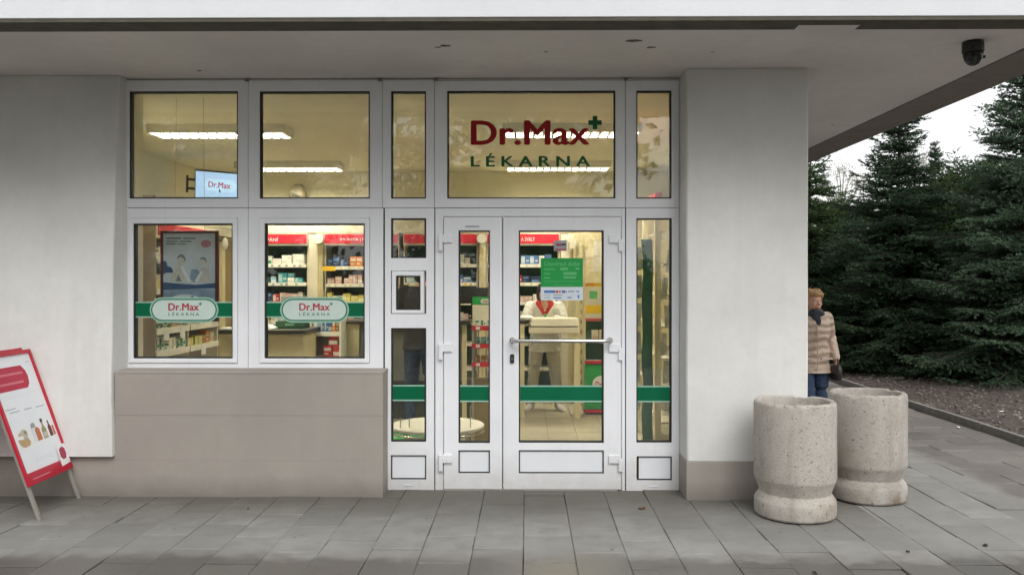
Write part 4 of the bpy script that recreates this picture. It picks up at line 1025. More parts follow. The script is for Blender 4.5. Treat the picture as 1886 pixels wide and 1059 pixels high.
build(MB().box(-(xx1 - xx0) / 2, (xx1 - xx0) / 2, -.12, .12, 0, .075), 'body', M['greenback'], tb, bevel=.004); build(MB().plate(pillpts(-.05, .05, .03, .055), -.1225, -.1205), 'badge', M['grey_letter'], tb)
# monitor seen behind the logo
mo = thing('cash_monitor', 'grey back of a cash desk monitor behind the logo, right casement', 'monitor', (PX(520, 8.9), 9.35, zt + .001))
build(MB().box(-.14, .14, -.02, .02, .10, .33), 'casing', simple('monitor_grey', (.32, .33, .30, 1), .5), mo, bevel=.006); build(MB().box(-.03, .03, -.012, .012, .012, .10), 'stand', M['black'], mo); build(MB().box(-.09, .09, -.07, .07, 0, .012), 'foot', M['black'], mo)
# low gondola with red packs right of it
yq = 9.2; t = thing('low_shelf', 'low white shelf with ring binders and red packs beside the counter', 'low shelf', (PX(600, yq), yq, 0))
a, b = PX(571, yq) - t.location.x, PX(628, yq) - t.location.x
zA, zB = PZ(611, yq), PZ(658, yq)
build(MB().box(a, a + .02, .0, .3, 0, zA + .14), 'side_panel', M['white_in'], t); build(MB().box(b - .02, b, .0, .3, 0, zA + .14), 'side_panel', M['white_in'], t); build(MB().box(a + .021, b - .021, .285, .3, 0, zA + .14), 'back_panel', M['beige'], t)
for z in (zA, zB, .30): build(MB().box(a + .021, b - .021, .0, .28, z - .05, z), 'shelf', M['white_in'], t)
xx = PX(576, yq)
for k, cn in enumerate(('white', 'pale blue', 'blue', 'blue', 'blue', 'orange', 'brown')):
    product(cn, xx + .02 + k * .041, yq + .12, zA + .001, .036, .2, .115, 0, f'spine of the {ORD[min(k,5)] if k else "first"} binder on the low shelf', 'binders on the low shelf', 'ring_binder', 'binder')
for k in range(3): product('red', PX(603, yq) + (.0, .10, .05)[k], yq + .10, zB + (.001, .001, .125)[k], .095, .14, .12, .1 * (k - 1), ['soft pack at left below the binders', 'soft pack at right below the binders', 'soft pack on top below the binders'][k], 'red packs on the low shelf', 'soft_pack', 'pack')
# second counter, dark top on cream panels
yc = 9.5
t = thing('sales_counter', 'long counter with dark rounded top behind the side light', 'counter', (PX(740, yc), yc, 0))
a, b = PX(622, yc) - t.location.x, PX(868, yc) - t.location.x; zt2 = PZ(590, yc)
build(MB().hexa([(a - .05, -.02, zt2 - .04), (b, -.14, zt2 - .04), (b, .45, zt2 - .04), (a + .05, .45, zt2 - .04), (a - .05, -.02, zt2), (b, -.14, zt2), (b, .45, zt2), (a + .05, .45, zt2)]), 'counter_top', M['counter_top'], t, bevel=.006)
build(MB().box(a, a + .235, .02, .42, 0, zt2 - .042), 'front_panel', M['cream'], t)
build(MB().box(a + .24, b - .12, .05, .42, .46, zt2 - .042), 'front_panel', simple('grey_panel', (.17, .17, .15, 1), .6), t)
build(MB().box(a + .24, b - .02, .25, .42, 0, .458), 'plinth_board', M['darkback'], t)
for x in (b - .10, ): build(MB().box(x, x + .05, -.06, .0, 0, zt2 - .042), 'leg', M['cream'], t)
for k, px in enumerate((848, 857)): product(['white', 'pink'][k], PX(px, yc), yc + .06, zt2 + .001, .05, .10, (.085, .07)[k], 0, 'carton on the counter beside the green display', 'cartons on the counter by the display', 'carton', 'carton')
mo = thing('cash_monitor', 'black cash desk monitor above the green display, narrow door', 'monitor', (PX(872, 10.1), 10.1, zt2 - .0))
build(MB().box(-.17, .17, -.02, .02, .17, .36), 'casing', M['black'], mo, bevel=.006); build(MB().box(-.03, .03, -.012, .012, .015, .17), 'stand', M['black'], mo); build(MB().box(-.1, .1, -.08, .08, -.035, .014), 'foot', M['black'], mo)
tag(build(MB().box(PX(760, 10.0), PX(868, 10.0), 9.96, 10.5, zt2 - .07, zt2 - .036), 'desk_board', M['counter_top']), 'dark desk board carrying the cash monitor behind the counter', 'desk')
# green display with red shelf lips
yd = 8.35; t = thing('counter_display', 'floor display with green header and red edged shelves behind the narrow door', 'display stand', (PX(895, yd), yd, 0))
a, b = PX(869, yd) - t.location.x, PX(926, yd) - t.location.x
for x in (a, b - .02): build(MB().box(x, x + .02, .0, .28, 0, PZ(600, yd)), 'side_panel', simple('display_grey', (.34, .32, .24, 1), .5), t)
z0, z1 = PZ(562, yd), PZ(547.5, yd); hd = build(MB().box(a, b, .10, .13, z0, z1), 'header', M['signgreen'], t)
pz0, pz1 = PZ(560, yd), PZ(551, yd); build(MB().plate(pillpts(PX(884, yd) - t.location.x, PX(918, yd) - t.location.x, pz0, pz1), .096, .0995), 'header_badge', M['pill'], hd)
lettering('Dr.Max', PX(889, yd) - t.location.x, PX(912, yd) - t.location.x, PZ(558, yd), PZ(553, yd), .0955, M['red_letter2'], hd, .02)
build(MB().box(a, b, .10, .13, PZ(600, yd), z0 - .001), 'back_card', M['cream_pale'], t)
for k, py in enumerate((601, 634, 668)):
    z = PZ(py, yd); sh = build(MB().box(a + .021, b - .021, .0, .27, z - .012, z), 'shelf', M['white_in'], t)
    build(MB().box(a - .002, b + .002, -.012, -.0005, z - .04, z + .006), 'red_lip', M['redhead'], sh)
    build(MB().box(a + .04, a + .08, -.016, -.0125, z - .03, z - .004), 'price_tag', M['white'], sh)
    for q in range(4): product(['green and white', 'teal', 'brown'][k], PX(869, yd) + .05 + q * .062, yd + .06, z + .001, .048, .06, .065, 0, f'small box on the {ORD[k]} tier of the green headed display', f'boxes on tier {k + 1} of the green display')
build(MB().box(a + .021, b - .021, .02, .26, 0, PZ(700, yd)), 'base_box', M['brown'], t)
# desk in front of the pharmacist
yk = 9.72; t = thing('dispensing_desk', 'cream desk with drawer fronts in front of the pharmacist', 'desk', (PX(1012, yk), yk, 0))
a, b = PX(974, yk) - t.location.x, PX(1066, yk) - t.location.x
za, zb_, zc_ = PZ(587, yk), PZ(601, yk), PZ(613.5, yk)
build(MB().hexa([(a + .02, 0, zb_ + .002), (b, 0, zb_ + .002), (b, .42, zb_ + .002), (a + .02, .42, zb_ + .002), (a + .03, .03, za), (b, .03, za), (b, .42, za), (a + .03, .42, za)]), 'desk_top', M['cream_pale'], t, bevel=.004)
build(MB().box(a, b, -.01, .40, zc_, zb_ - .012), 'drawer', M['cream_pale'], t, bevel=.004)
build(MB().box(a + .01, b - .01, .02, .39, zb_ - .0118, zb_ + .001), 'shadow_gap', M['joint'], t)
for x in (PX(955.5, yk) - t.location.x, b - .05): build(MB().box(x, x + .065, .02, .085, 0, za - .06), 'leg', M['cream'], t)
build(MB().box(PX(950, yk) - t.location.x, a - .002, .0, .36, za - .055, za - .02), 'side_tray', M['counter_top'], t, bevel=.003)
tag(build(MB().rings([(PX(968, yk), yk + .14, za - .0195, .085, .08), (PX(968, yk), yk + .14, za + .01, .10, .09), (PX(969, yk), yk + .15, za + .03, .06, .05)], 18), 'paper_roll', M['white'], smooth=True), 'crumpled white paper on the tray beside the dispensing desk', 'paper')
# red/green rack at the right of the wide door
yr = 10.15; t = thing('display_rack', 'green backed display rack with red lips and yellow offer board, right edge of wide door', 'display rack', (PX(1100, yr), yr, 0))
a, b = PX(1078, yr) - t.location.x, PX(1146, yr) - t.location.x
for x in (PX(1060, yr) - t.location.x, PX(1072.5, yr) - t.location.x): build(MB().box(x, x + .04, .0, .045, .04, 2.0), 'upright', M['cream'], t)
for k in range(11):
    x = PX(1069.5, yr) - t.location.x; z = .35 + k * .12; build(MB().box(x, x + .012, -.002, .02, z, z + .05), 'slot', M['brown'], t)
build(MB().box(a, b, .14, .16, .12, PZ(592, yr)), 'back_panel', M['greenback'], t)
build(MB().box(a, b, -.02, -.005, PZ(591, yr), PZ(521, yr)), 'offer_board', M['cream_pale'], t)
build(MB().box(a, b, -.024, -.0205, PZ(528, yr), PZ(521, yr)), 'offer_title', M['yellow'], t); build(MB().box(a, b, -.024, -.0205, PZ(577, yr), PZ(562, yr)), 'offer_stripe', M['yellow'], t); build(MB().box(a, b, -.024, -.0205, PZ(591, yr), PZ(586, yr)), 'offer_stripe', simple('offer_pink', (.55, .10, .10, 1), .5), t)
lettering('ANCE', PX(1078, yr) - t.location.x, PX(1094, yr) - t.location.x, PZ(527, yr), PZ(522, yr), -.0245, M['redhead'], t, .03)
build(MB().box(a + .05, a + .14, -.024, -.0205, PZ(550, yr), PZ(536, yr)), 'offer_picture', M['signgreen_lt'], t)
for (py, cn) in ((626, 'white'), (664, 'redhead')):
    z = PZ(py, yr); build(MB().box(a, b, -.05, .139, z - .015, z), 'shelf', M['white_in'], t); build(MB().box(a - .01, b, -.062, -.051, z - .03, z + .004), 'lip', M[cn], t)
build(MB().box(a - .01, b, -.06, .135, PZ(752, yr), PZ(671, yr)), 'base_panel', M['signgreen'], t); build(MB().box(a - .02, b, -.066, .135, PZ(758, yr), PZ(752.5, yr)), 'base_lip', M['redhead'], t); build(MB().box(a, b - .02, -.03, .13, .0, PZ(758.5, yr)), 'castor', M['black'], t)
build(MB().plate(ellpts(PX(1107, yr) - t.location.x, PZ(706, yr), .11, .10, 24), -.064, -.0605), 'badge', M['white'], t)
lettering('Dr', PX(1096, yr) - t.location.x, PX(1108, yr) - t.location.x, PZ(713, yr), PZ(701, yr), -.0645, M['redhead'], t, .03)
for k in range(3): product('cream', PX(1096 + k * 14, yr), yr + .02, PZ(626, yr) + .0015, .075, .08, .115, 0, 'carton on the upper shelf of the green rack', 'cartons on the green rack', 'carton', 'carton')
# cream partition behind the rack with pinned notes
tag(build(MB().box(.60, RX1 - .002, 10.75, 10.85, 0, 2.55), 'partition', M['cream']), 'cream partition wall behind the display rack', 'partition')
for k, (a, b, q0, q1) in enumerate(((1092, 1108, 445, 470), (1090, 1110, 474, 500), (1048, 1062, 440, 458))):
    r = rect(a, b, q0, q1, 10.74); tag(build(MB().box(r[0], r[1], 10.745, 10.7485, r[2], r[3]), 'pinned_notice', M['cream_pale']), ['upper pale notice pinned to the cream partition', 'lower pale notice pinned to the cream partition', 'small notice beside the last red header'][k], 'notice')
# narrow banner and cream rack in the right side light
ys = 7.25; x0, x1 = PX(1183, ys), PX(1202, ys)
t = thing('roller_banner', 'dark green vertical banner behind the right side light', 'banner', ((x0 + x1) / 2, ys, 0))
v = []; f = []; rb = random.Random(5); nz = 26
for k in range(nz + 1):
    z = .02 + (PZ(441, ys) - .02) * k / nz; wv = .006 * math.sin(k * .9) + rb.uniform(-.003, .003); hw = (x1 - x0) / 2
    for (xx, yy) in ((-hw + wv, 0), (hw + wv * .5, .0), (hw + wv * .5, .006), (-hw + wv, .006)): v.append((xx, yy + .01 * math.sin(k * .5), z))
for k in range(nz):
    for q in range(4): f.append((k * 4 + q, k * 4 + (q + 1) % 4, k * 4 + 4 + (q + 1) % 4, k * 4 + 4 + q))
f += [(3, 2, 1, 0), tuple(nz * 4 + q for q in range(4))]
build(MB().add(v, f), 'fabric', simple('banner_green', (.005, .085, .035, 1), .6, var=.35, scale=8), t, smooth=True); build(MB().box(-.05, .05, -.03, .04, 0, .02), 'foot', M['alu'], t)
yt = 7.45; xq = PX(1206, yt)
t = thing('wire_rack', 'cream post rack hung with clear packs behind the right side light', 'rack', (xq, yt, 0))
for dy in (0, .75, 1.5): build(MB().box(0, .055, dy, dy + .05, 0, 2.22), 'post', M['cream'], t)
for k in range(7):
    z = .35 + k * .28; build(MB().box(.06, .40, .0, 1.55, z - .015, z), 'shelf', M['cream_pale'], t)
build(MB().box(.0, .06, -.02, 1.56, 2.225, 2.36), 'header', M['redhead'], t); build(MB().box(.41, .43, -.02, 1.56, 0, 2.36), 'back_panel', M['cream'], t)
pk = simple('clear_pack', (.42, .42, .34, 1), .15, var=.3, scale=20)
for k in range(6):
    for side in (0, 1):
        z = PZ(455 + k * 52, ys); x = PX(1177.5, ys) + rb.uniform(-.006, .006) if side == 0 else xq + .10 + rb.uniform(-.02, .03)
        yy = ys + .05 if side == 0 else yt - .03
        o = build(MB().hexa([(-.026, 0, -.20), (.026, 0, -.19), (.026, .02, -.19), (-.026, .02, -.20), (-.022, -.012, 0), (.02, -.012, .0), (.02, .012, 0), (-.022, .012, 0)]), 'hanging_pack', pk, None, (x, yy, z - side * .02))
        o.rotation_euler = (0, rb.uniform(-.1, .1), rb.uniform(-.4, .4))
        tag(o, f'clear pack hanging {["left of the green banner", "right of the cream post"][side]}, {ORD[k]} in its column', 'pack', 'clear hanging packs')
# low round table with chrome rim and green floor mat
yt2 = 7.35; zt3 = PZ(781, yt2)
t = thing('round_table', 'low round white table with chrome rim just inside the doors', 'table', (PX(806, yt2), yt2, 0))
build(MB().lathe([(.36, zt3 - .04), (.40, zt3 - .03), (.405, zt3 - .008), (.395, zt3), (.30, zt3 + .004), (.01, zt3 + .004)], 48), 'table_top', M['white_in'], t, smooth=True)
n = 48; rg = [(.402 * math.cos(2 * math.pi * k / n), .402 * math.sin(2 * math.pi * k / n), zt3 - .052) for k in range(n + 1)]
build(MB().tube(rg, .011, 8), 'rim', M['chrome'], t, smooth=True)
for k in range(4):
    a = math.pi / 4 + k * math.pi / 2 + .12; build(MB().tube([(.37 * math.cos(a), .37 * math.sin(a), zt3 - .045), (.385 * math.cos(a), .385 * math.sin(a), .01)], .013, 8), 'leg', M['chrome'], t, smooth=True)
for px in (737.5, 754, 866.5):
    xx = PX(px, yt2 - .2) - t.location.x; build(MB().tube([(xx, -.2, zt3 + .001), (xx, -.2, zt3 + (.19 if px > 800 else .085))], .005, 6), 'rack_bar', M['alu'], t)
mt = thing('floor_mat', 'green floor mat with pale stripes on the shop tiles', 'mat', (PX(752, 8.75), 8.75, 0))
build(MB().box(-.22, .40, -.33, .25, .0005, .010), 'mat_body', M['signgreen'], mt, bevel=.004)
for k in range(4): build(MB().hexa([(-.16 + k * .13, -.28, .0102), (-.10 + k * .13, -.28, .0102), (-.04 + k * .13, -.02, .0102), (-.10 + k * .13, -.02, .0102), (-.16 + k * .13, -.28, .012), (-.10 + k * .13, -.28, .012), (-.04 + k * .13, -.02, .012), (-.10 + k * .13, -.02, .012)]), 'stripe', M['signgreen_lt'], mt)

# ------------------------------------------------------------------ PEOPLE
def remeshed(mb, name, mat, parent, voxel=.009, smooth_it=6):
    me = mb.mesh(name, mat); o = bpy.data.objects.new(name, me); COL.objects.link(o)
    m = o.modifiers.new('r', 'REMESH'); m.mode = 'VOXEL'; m.voxel_size = voxel; m.use_smooth_shade = True
    s = o.modifiers.new('s', 'SMOOTH'); s.iterations = smooth_it; s.factor = .5
    dg = bpy.context.evaluated_depsgraph_get(); me2 = bpy.data.meshes.new_from_object(o.evaluated_get(dg))
    bpy.data.objects.remove(o); bpy.data.meshes.remove(me)
    me2.materials.clear(); me2.materials.append(mat); me2.name = name
    return link(name, me2, parent, smooth=True)
def limb(mb, pts, rad, n=14):
    P_ = [Vector(p) for p in pts]
    out, rr = [], []
    for i in range(len(P_) - 1):
        for k in range(4): t = k / 4; out.append(P_[i].lerp(P_[i + 1], t)); rr.append(rad[i] * (1 - t) + rad[i + 1] * t)
    out.append(P_[-1]); rr.append(rad[-1]); mb.tube(out, rr, n)
    for p, r in zip(P_, rad): mb.ell(p, (r, r, r), 14, 8)
def hand(mb, w, d, side, palm_n, s=1.0, curl=.5):
    """palm with five fingers; w wrist, d pointing direction, side = direction of the thumb, palm_n palm normal"""
    w, d, side, pn = Vector(w), Vector(d).normalized(), Vector(side).normalized(), Vector(palm_n).normalized()
    for k in range(5): mb.ell(w + d * (.012 + .016 * k) * s, (.034 * s, .034 * s, .018 * s), 12, 8, Matrix((side, d, pn)).transposed())
    for k, L in enumerate((.068, .076, .071, .056)):
        b = w + d * .082 * s + side * (.030 - .0195 * k) * s
        p1 = b + (d * math.cos(curl * .6) + pn * math.sin(curl * .6)) * L * .45 * s; p2 = p1 + (d * math.cos(curl * 1.5) + pn * math.sin(curl * 1.5)) * L * .32 * s; p3 = p2 + (d * math.cos(curl * 2.3) + pn * math.sin(curl * 2.3)) * L * .24 * s
        limb(mb, [b - d * .02, b, p1, p2, p3], [.0095 * s, .009 * s, .0085 * s, .008 * s, .0065 * s], 8)
    b = w + d * .025 * s + side * .030 * s; p1 = b + (side * .7 + d * .6 + pn * .3) * .035 * s; p2 = p1 + (side * .25 + d * .8 + pn * .4) * .032 * s
    limb(mb, [b - side * .015, b, p1, p2], [.013 * s, .012 * s, .010 * s, .008 * s], 8)
def head(mb, c, s=1.0, turn=0.0):
    """face looks towards -y turned by `turn` about z"""
    rot = Matrix.Rotation(turn, 3, 'Z'); c = Vector(c); q = lambda x, y, z: c + rot @ Vector((x * s, y * s, z * s))
    e = lambda p, r: mb.ell(q(*p), tuple(k * s for k in r), 18, 12, rot)
    e((0, .012, .03), (.076, .094, .086)); e((0, -.022, -.030), (.062, .066, .078)); e((0, -.045, -.082), (.034, .034, .026)); e((0, -.072, .028), (.050, .018, .014))
    e((.036, -.062, -.022), (.024, .020, .022)); e((-.036, -.062, -.022), (.024, .020, .022))
    limb(mb, [q(0, -.082, .018), q(0, -.100, -.012), q(0, -.108, -.022)], [.008 * s, .011 * s, .012 * s], 10); e((.012, -.098, -.026), (.008, .009, .008)); e((-.012, -.098, -.026), (.008, .009, .008))
    for sx in (-1, 1): e((sx * .076, .012, -.004), (.010, .022, .032))
    e((0, -.086, -.053), (.024, .010, .006)); e((0, -.084, -.064), (.020, .010, .007))
def face_bits(parent, c, s=1.0, turn=0.0):
    rot = Matrix.Rotation(turn, 3, 'Z'); c = Vector(c); q = lambda x, y, z: c + rot @ Vector((x * s, y * s, z * s))
    for sx in (-1, 1):
        build(MB().ell(q(sx * .031, -.0775, .006), (.0135 * s, .008 * s, .007 * s), 12, 8, rot), 'eye', M['white'], parent, smooth=True)
        build(MB().ell(q(sx * .031, -.0835, .006), (.006 * s, .004 * s, .006 * s), 10, 6, rot), 'iris', M['eye'], parent, smooth=True)
        build(MB().ell(q(sx * .032, -.086, .026), (.018 * s, .005 * s, .0035 * s), 10, 6, rot), 'eyebrow', M['hair_blond'], parent, smooth=True)
    build(MB().ell(q(0, -.093, -.058), (.022 * s, .006 * s, .0055 * s), 12, 6, rot), 'lips', M['lip'], parent, smooth=True)
def legs(mb, j, grow, top=True):
    for s in (0, 1):
        limb(mb, [j['hip'][s], j['knee'][s], j['ankle'][s]], [.082 + grow, .058 + grow, .040 + grow])
    if top: mb.rings([(j['pel'][0], j['pel'][1], j['pel'][2] - .10, .13 + grow, .10 + grow), (j['pel'][0], j['pel'][1], j['pel'][2], .165 + grow, .115 + grow), (j['pel'][0], j['pel'][1], j['pel'][2] + .12, .145 + grow, .10 + grow)])
def torso(mb, j, grow, z0=None, flare=0.0, neck=True):
    px_, py_, pz = j['pel']; cx, cy, cz = j['chest']
    L = [(px_, py_, pz - .06, .160, .112), (px_, py_, pz + .06, .155, .108), ((px_ + cx) / 2, (py_ + cy) / 2, (pz + cz) / 2, .140, .100), (cx, cy, cz - .05, .158, .112), (cx, cy, cz + .07, .165, .108), (cx, cy, cz + .15, .135, .085), (cx, cy - .005, cz + .19, .075, .065)]
    rr = [(a, b, c, d + grow, e + grow) for a, b, c, d, e in L]
    if z0 is not None: rr = [(px_, py_, z0, .165 + grow + flare, .118 + grow + flare)] + [r for r in rr if r[2] > z0 + .04]
    mb.rings(rr, 28)
    if neck: limb(mb, [(cx, cy, cz + .14), (j['head'][0], j['head'][1] + .012, j['head'][2] - .07)], [.056, .050])
def arms(mb, j, grow):
    for s in (0, 1): limb(mb, [j['sho'][s], j['elb'][s], j['wri'][s]], [.053 + grow, .042 + grow, .029 + grow])
def shoes(parent, j, mats, fdir):
    for s in (0, 1):
        a = Vector(j['ankle'][s]); f_ = Vector(fdir[s]).normalized()
        mb = MB(); base = Vector((a.x, a.y, 0))
        for k, (t, r, h) in enumerate(((-.045, .034, .045), (.0, .038, .055), (.05, .041, .048), (.10, .044, .036), (.15, .040, .028), (.185, .028, .022))):
            mb.ell(base + f_ * t + Vector((0, 0, h * .98)), (r, r, h * .95), 14, 8)
        remeshed(mb, 'shoe', mats[s] if isinstance(mats, list) else mats, parent, .008, 4)

# passer-by in a tan coat at the corner of the pier
yb = 8.7; t = thing('person', 'person in tan coat, dark scarf and jeans walking past the corner of the white pier', 'person', (PX(1495, yb), yb, 0))
j = dict(pel=(0, 0, .80), chest=(0, -.02, 1.10), head=(.005, -.05, 1.375), hip=[(-.085, 0, .76), (.085, 0, .76)], knee=[(-.09, -.16, .43), (.085, -.02, .42)], ankle=[(-.09, -.14, .07), (.085, .20, .10)],
         sho=[(-.145, -.01, 1.205), (.145, -.01, 1.205)], elb=[(-.20, .10, .98), (.222, .085, .985)], wri=[(-.20, -.06, .80), (.215, -.075, .815)])
mb = MB(); torso(mb, j, 0); arms(mb, j, 0); legs(mb, j, 0); head(mb, j['head'], .95, R(14)); hand(mb, j['wri'][1], (.02, -.12, -1), (0, -1, 0), (-1, 0, 0), .95, .9); hand(mb, j['wri'][0], (0, -.3, -1), (0, -1, 0), (1, 0, 0), .95, .7)
for s in (0, 1): mb.ell(Vector(j['ankle'][s]) + Vector((0, -.05, -.03)), (.035, .09, .03))
remeshed(mb, 'body', M['skin'], t, .0075, 3)
face_bits(t, j['head'], .95, R(14))
mb = MB(); torso(mb, j, .018, .655, .035, False); arms(mb, j, .017)
for s in (0, 1): mb.ell(j['sho'][s], (.066, .068, .062)); mb.ell(Vector(j['elb'][s]), (.062, .062, .07))
mb.rings([(0, -.02, 1.21, .12, .10), (0, -.03, 1.27, .085, .08), (0, -.03, 1.285, .075, .07)])
remeshed(mb, 'coat', M['coat'], t, .010, 3)
build(MB().box(-.004, .004, -.175, -.165, .69, 1.15), 'placket', simple('coat_seam', (.36, .26, .17, 1), .6), t)
for x in (-.10, .10): build(MB().box(x - .055, x + .055, -.168, -.155, .80, .815), 'pocket_flap', M['coat'], t)
mb = MB()
for k in range(14):
    a = 2 * math.pi * k / 14; mb.ell((.075 * math.cos(a), -.045 + .07 * math.sin(a), 1.262 + .014 * math.sin(3 * a)), (.042, .042, .034))
mb.ell((.0, -.125, 1.225), (.045, .03, .05)); mb.ell((.02, -.135, 1.18), (.032, .022, .05))
remeshed(mb, 'scarf', M['scarf'], t, .009, 3)
mb = MB(); rh = random.Random(8); rot = Matrix.Rotation(R(14), 3, 'Z')
for k in range(60):
    th = rh.uniform(-2.2, 2.2) + math.pi / 2; ph = rh.uniform(.0, 1.0); z = .045 + .075 * ph; rr = .088 * math.sqrt(max(.05, 1 - ((z - .02) / .11) ** 2))
    if z < .07 and math.sin(th) < -.2: continue
    mb.ell(Vector(j['head']) + rot @ Vector((rr * math.cos(th), .012 + rr * 1.12 * math.sin(th), z)), (.026, .026, .022))
for k in range(34):
    th = rh.uniform(.1, math.pi - .1); z = rh.uniform(-.05, .05); mb.ell(Vector(j['head']) + rot @ Vector((.080 * math.cos(th), .012 + .092 * math.sin(th), z)), (.022, .022, .03))
for k in range(16): th = rh.uniform(-2.6, -.5); mb.ell(Vector(j['head']) + rot @ Vector((.060 * math.cos(th), .0 + .082 * math.sin(th), .078 + rh.uniform(-.012, .01))), (.022, .018, .02))
mb.ell(Vector(j['head']) + Vector((0, .012, .07)), (.074, .090, .055))
remeshed(mb, 'hair', M['hair_blond'], t, .007, 1)
mb = MB(); legs(mb, j, .014); remeshed(mb, 'jeans', M['denim'], t, .011, 3)
shoes(t, j, M['bag'], [(0, -1, 0), (.1, -1, 0)])
hb = thing('handbag', 'small dark handbag hanging from the hand of the person in the tan coat', 'handbag', (t.location.x + .21, yb - .09, .59))
build(MB().rings([(0, 0, 0, .045, .10), (0, 0, .03, .055, .12), (0, 0, .12, .05, .115), (0, 0, .15, .03, .10)], 18), 'pouch', M['bag'], hb, smooth=True)
build(MB().tube([(0, -.07, .14), (.005, -.06, .19), (.015, -.01, .215), (.012, .04, .19), (0, .06, .14)], .008, 8), 'strap', M['bag'], hb, smooth=True)

# pharmacist
yb = 10.42; t = thing('person', 'pharmacist in white tunic with red collar leaning over the dispensing desk', 'person', (PX(1003, yb), yb, 0))
j = dict(pel=(0, 0, .88), chest=(0, -.09, 1.17), head=(-.01, -.17, 1.44), hip=[(-.09, 0, .84), (.09, 0, .84)], knee=[(-.13, -.03, .46), (.13, -.02, .46)], ankle=[(-.17, .02, .08), (.17, .02, .08)],
         sho=[(-.175, -.08, 1.27), (.175, -.08, 1.27)], elb=[(-.25, -.22, 1.09), (.24, -.18, 1.08)], wri=[(-.235, -.44, 1.135), (.13, -.40, 1.135)])
mb = MB(); torso(mb, j, 0); arms(mb, j, 0); legs(mb, j, 0); head(mb, j['head'], .97, 0); hand(mb, j['wri'][0], (.2, -1, -.1), (1, .1, 0), (0, 0, -1), .95, .4); hand(mb, j['wri'][1], (-.3, -1, -.05), (-1, .1, 0), (0, 0, -1), .95, .4)
remeshed(mb, 'body', M['skin'], t, .009, 3); face_bits(t, j['head'], .97, 0)
mb = MB(); torso(mb, j, .022, .72, .015, False); arms(mb, j, .018); remeshed(mb, 'tunic', M['tunic'], t, .012, 3)
mb = MB()
for s in (-1, 1): limb(mb, [(s * .085, -.10, 1.335), (s * .070, -.175, 1.31), (s * .015, -.225, 1.19)], [.026, .040, .018])
remeshed(mb, 'collar', M['redshirt'], t, .009, 2)
build(MB().ell((0, -.185, 1.285), (.055, .045, .075)), 'neckline', M['skin'], t, smooth=True)
build(MB().hexa([(-.008, -.245, 1.06), (.012, -.245, 1.06), (.012, -.20, 1.06), (-.008, -.20, 1.06), (-.012, -.25, 1.19), (.016, -.25, 1.19), (.016, -.20, 1.19), (-.012, -.20, 1.19)]), 'green_placket', M['signgreen_lt'], t)
mb = MB(); c_ = Vector(j['head'])
mb.ell(c_ + Vector((0, .02, .045)), (.088, .104, .088)); mb.ell(c_ + Vector((-.05, .03, -.03)), (.045, .07, .09)); mb.ell(c_ + Vector((.05, .03, -.03)), (.045, .07, .09)); remeshed(mb, 'hair', M['hair_dark'], t, .010, 2)
mb = MB(); legs(mb, j, .018); remeshed(mb, 'trousers', M['trouser_lt'], t, .012, 3); shoes(t, j, M['shoe'], [(-.3, -1, 0), (.3, -1, 0)])
# customer
yb = 9.0; t = thing('person', 'customer in black jacket and dark jeans seen through the left side light', 'person', (PX(775, yb), yb, 0), R(160))
j = dict(pel=(0, 0, .98), chest=(0, -.02, 1.34), head=(0, -.05, 1.65), hip=[(-.095, 0, .93), (.095, 0, .93)], knee=[(-.10, -.03, .50), (.11, .0, .50)], ankle=[(-.10, .02, .08), (.12, .03, .08)],
         sho=[(-.19, 0, 1.47), (.19, 0, 1.47)], elb=[(-.25, -.02, 1.19), (.25, .0, 1.19)], wri=[(-.20, -.20, 1.06), (.22, -.18, 1.06)])
mb = MB(); torso(mb, j, 0); arms(mb, j, 0); legs(mb, j, 0); head(mb, j['head'], 1.0, 0); hand(mb, j['wri'][0], (.3, -1, -.2), (0, -.2, 1), (1, 0, 0)); hand(mb, j['wri'][1], (-.3, -1, -.2), (0, -.2, 1), (-1, 0, 0)); remeshed(mb, 'body', M['skin'], t, .009, 3); face_bits(t, j['head'], 1.0, 0)
mb = MB(); torso(mb, j, .035, .86, .01, False); arms(mb, j, .024); remeshed(mb, 'jacket', M['jacket_dk'], t, .012, 3)
mb = MB(); c_ = Vector(j['head']); mb.ell(c_ + Vector((0, .02, .045)), (.088, .104, .085)); mb.ell(c_ + Vector((0, .05, -.02)), (.075, .07, .07)); remeshed(mb, 'hair', M['hair_dark'], t, .010, 2)
mb = MB(); legs(mb, j, .018); remeshed(mb, 'jeans', M['denim'], t, .012, 3); shoes(t, j, [M['shoe'], M['shoe_lav']], [(0, -1, 0), (.2, -1, 0)])

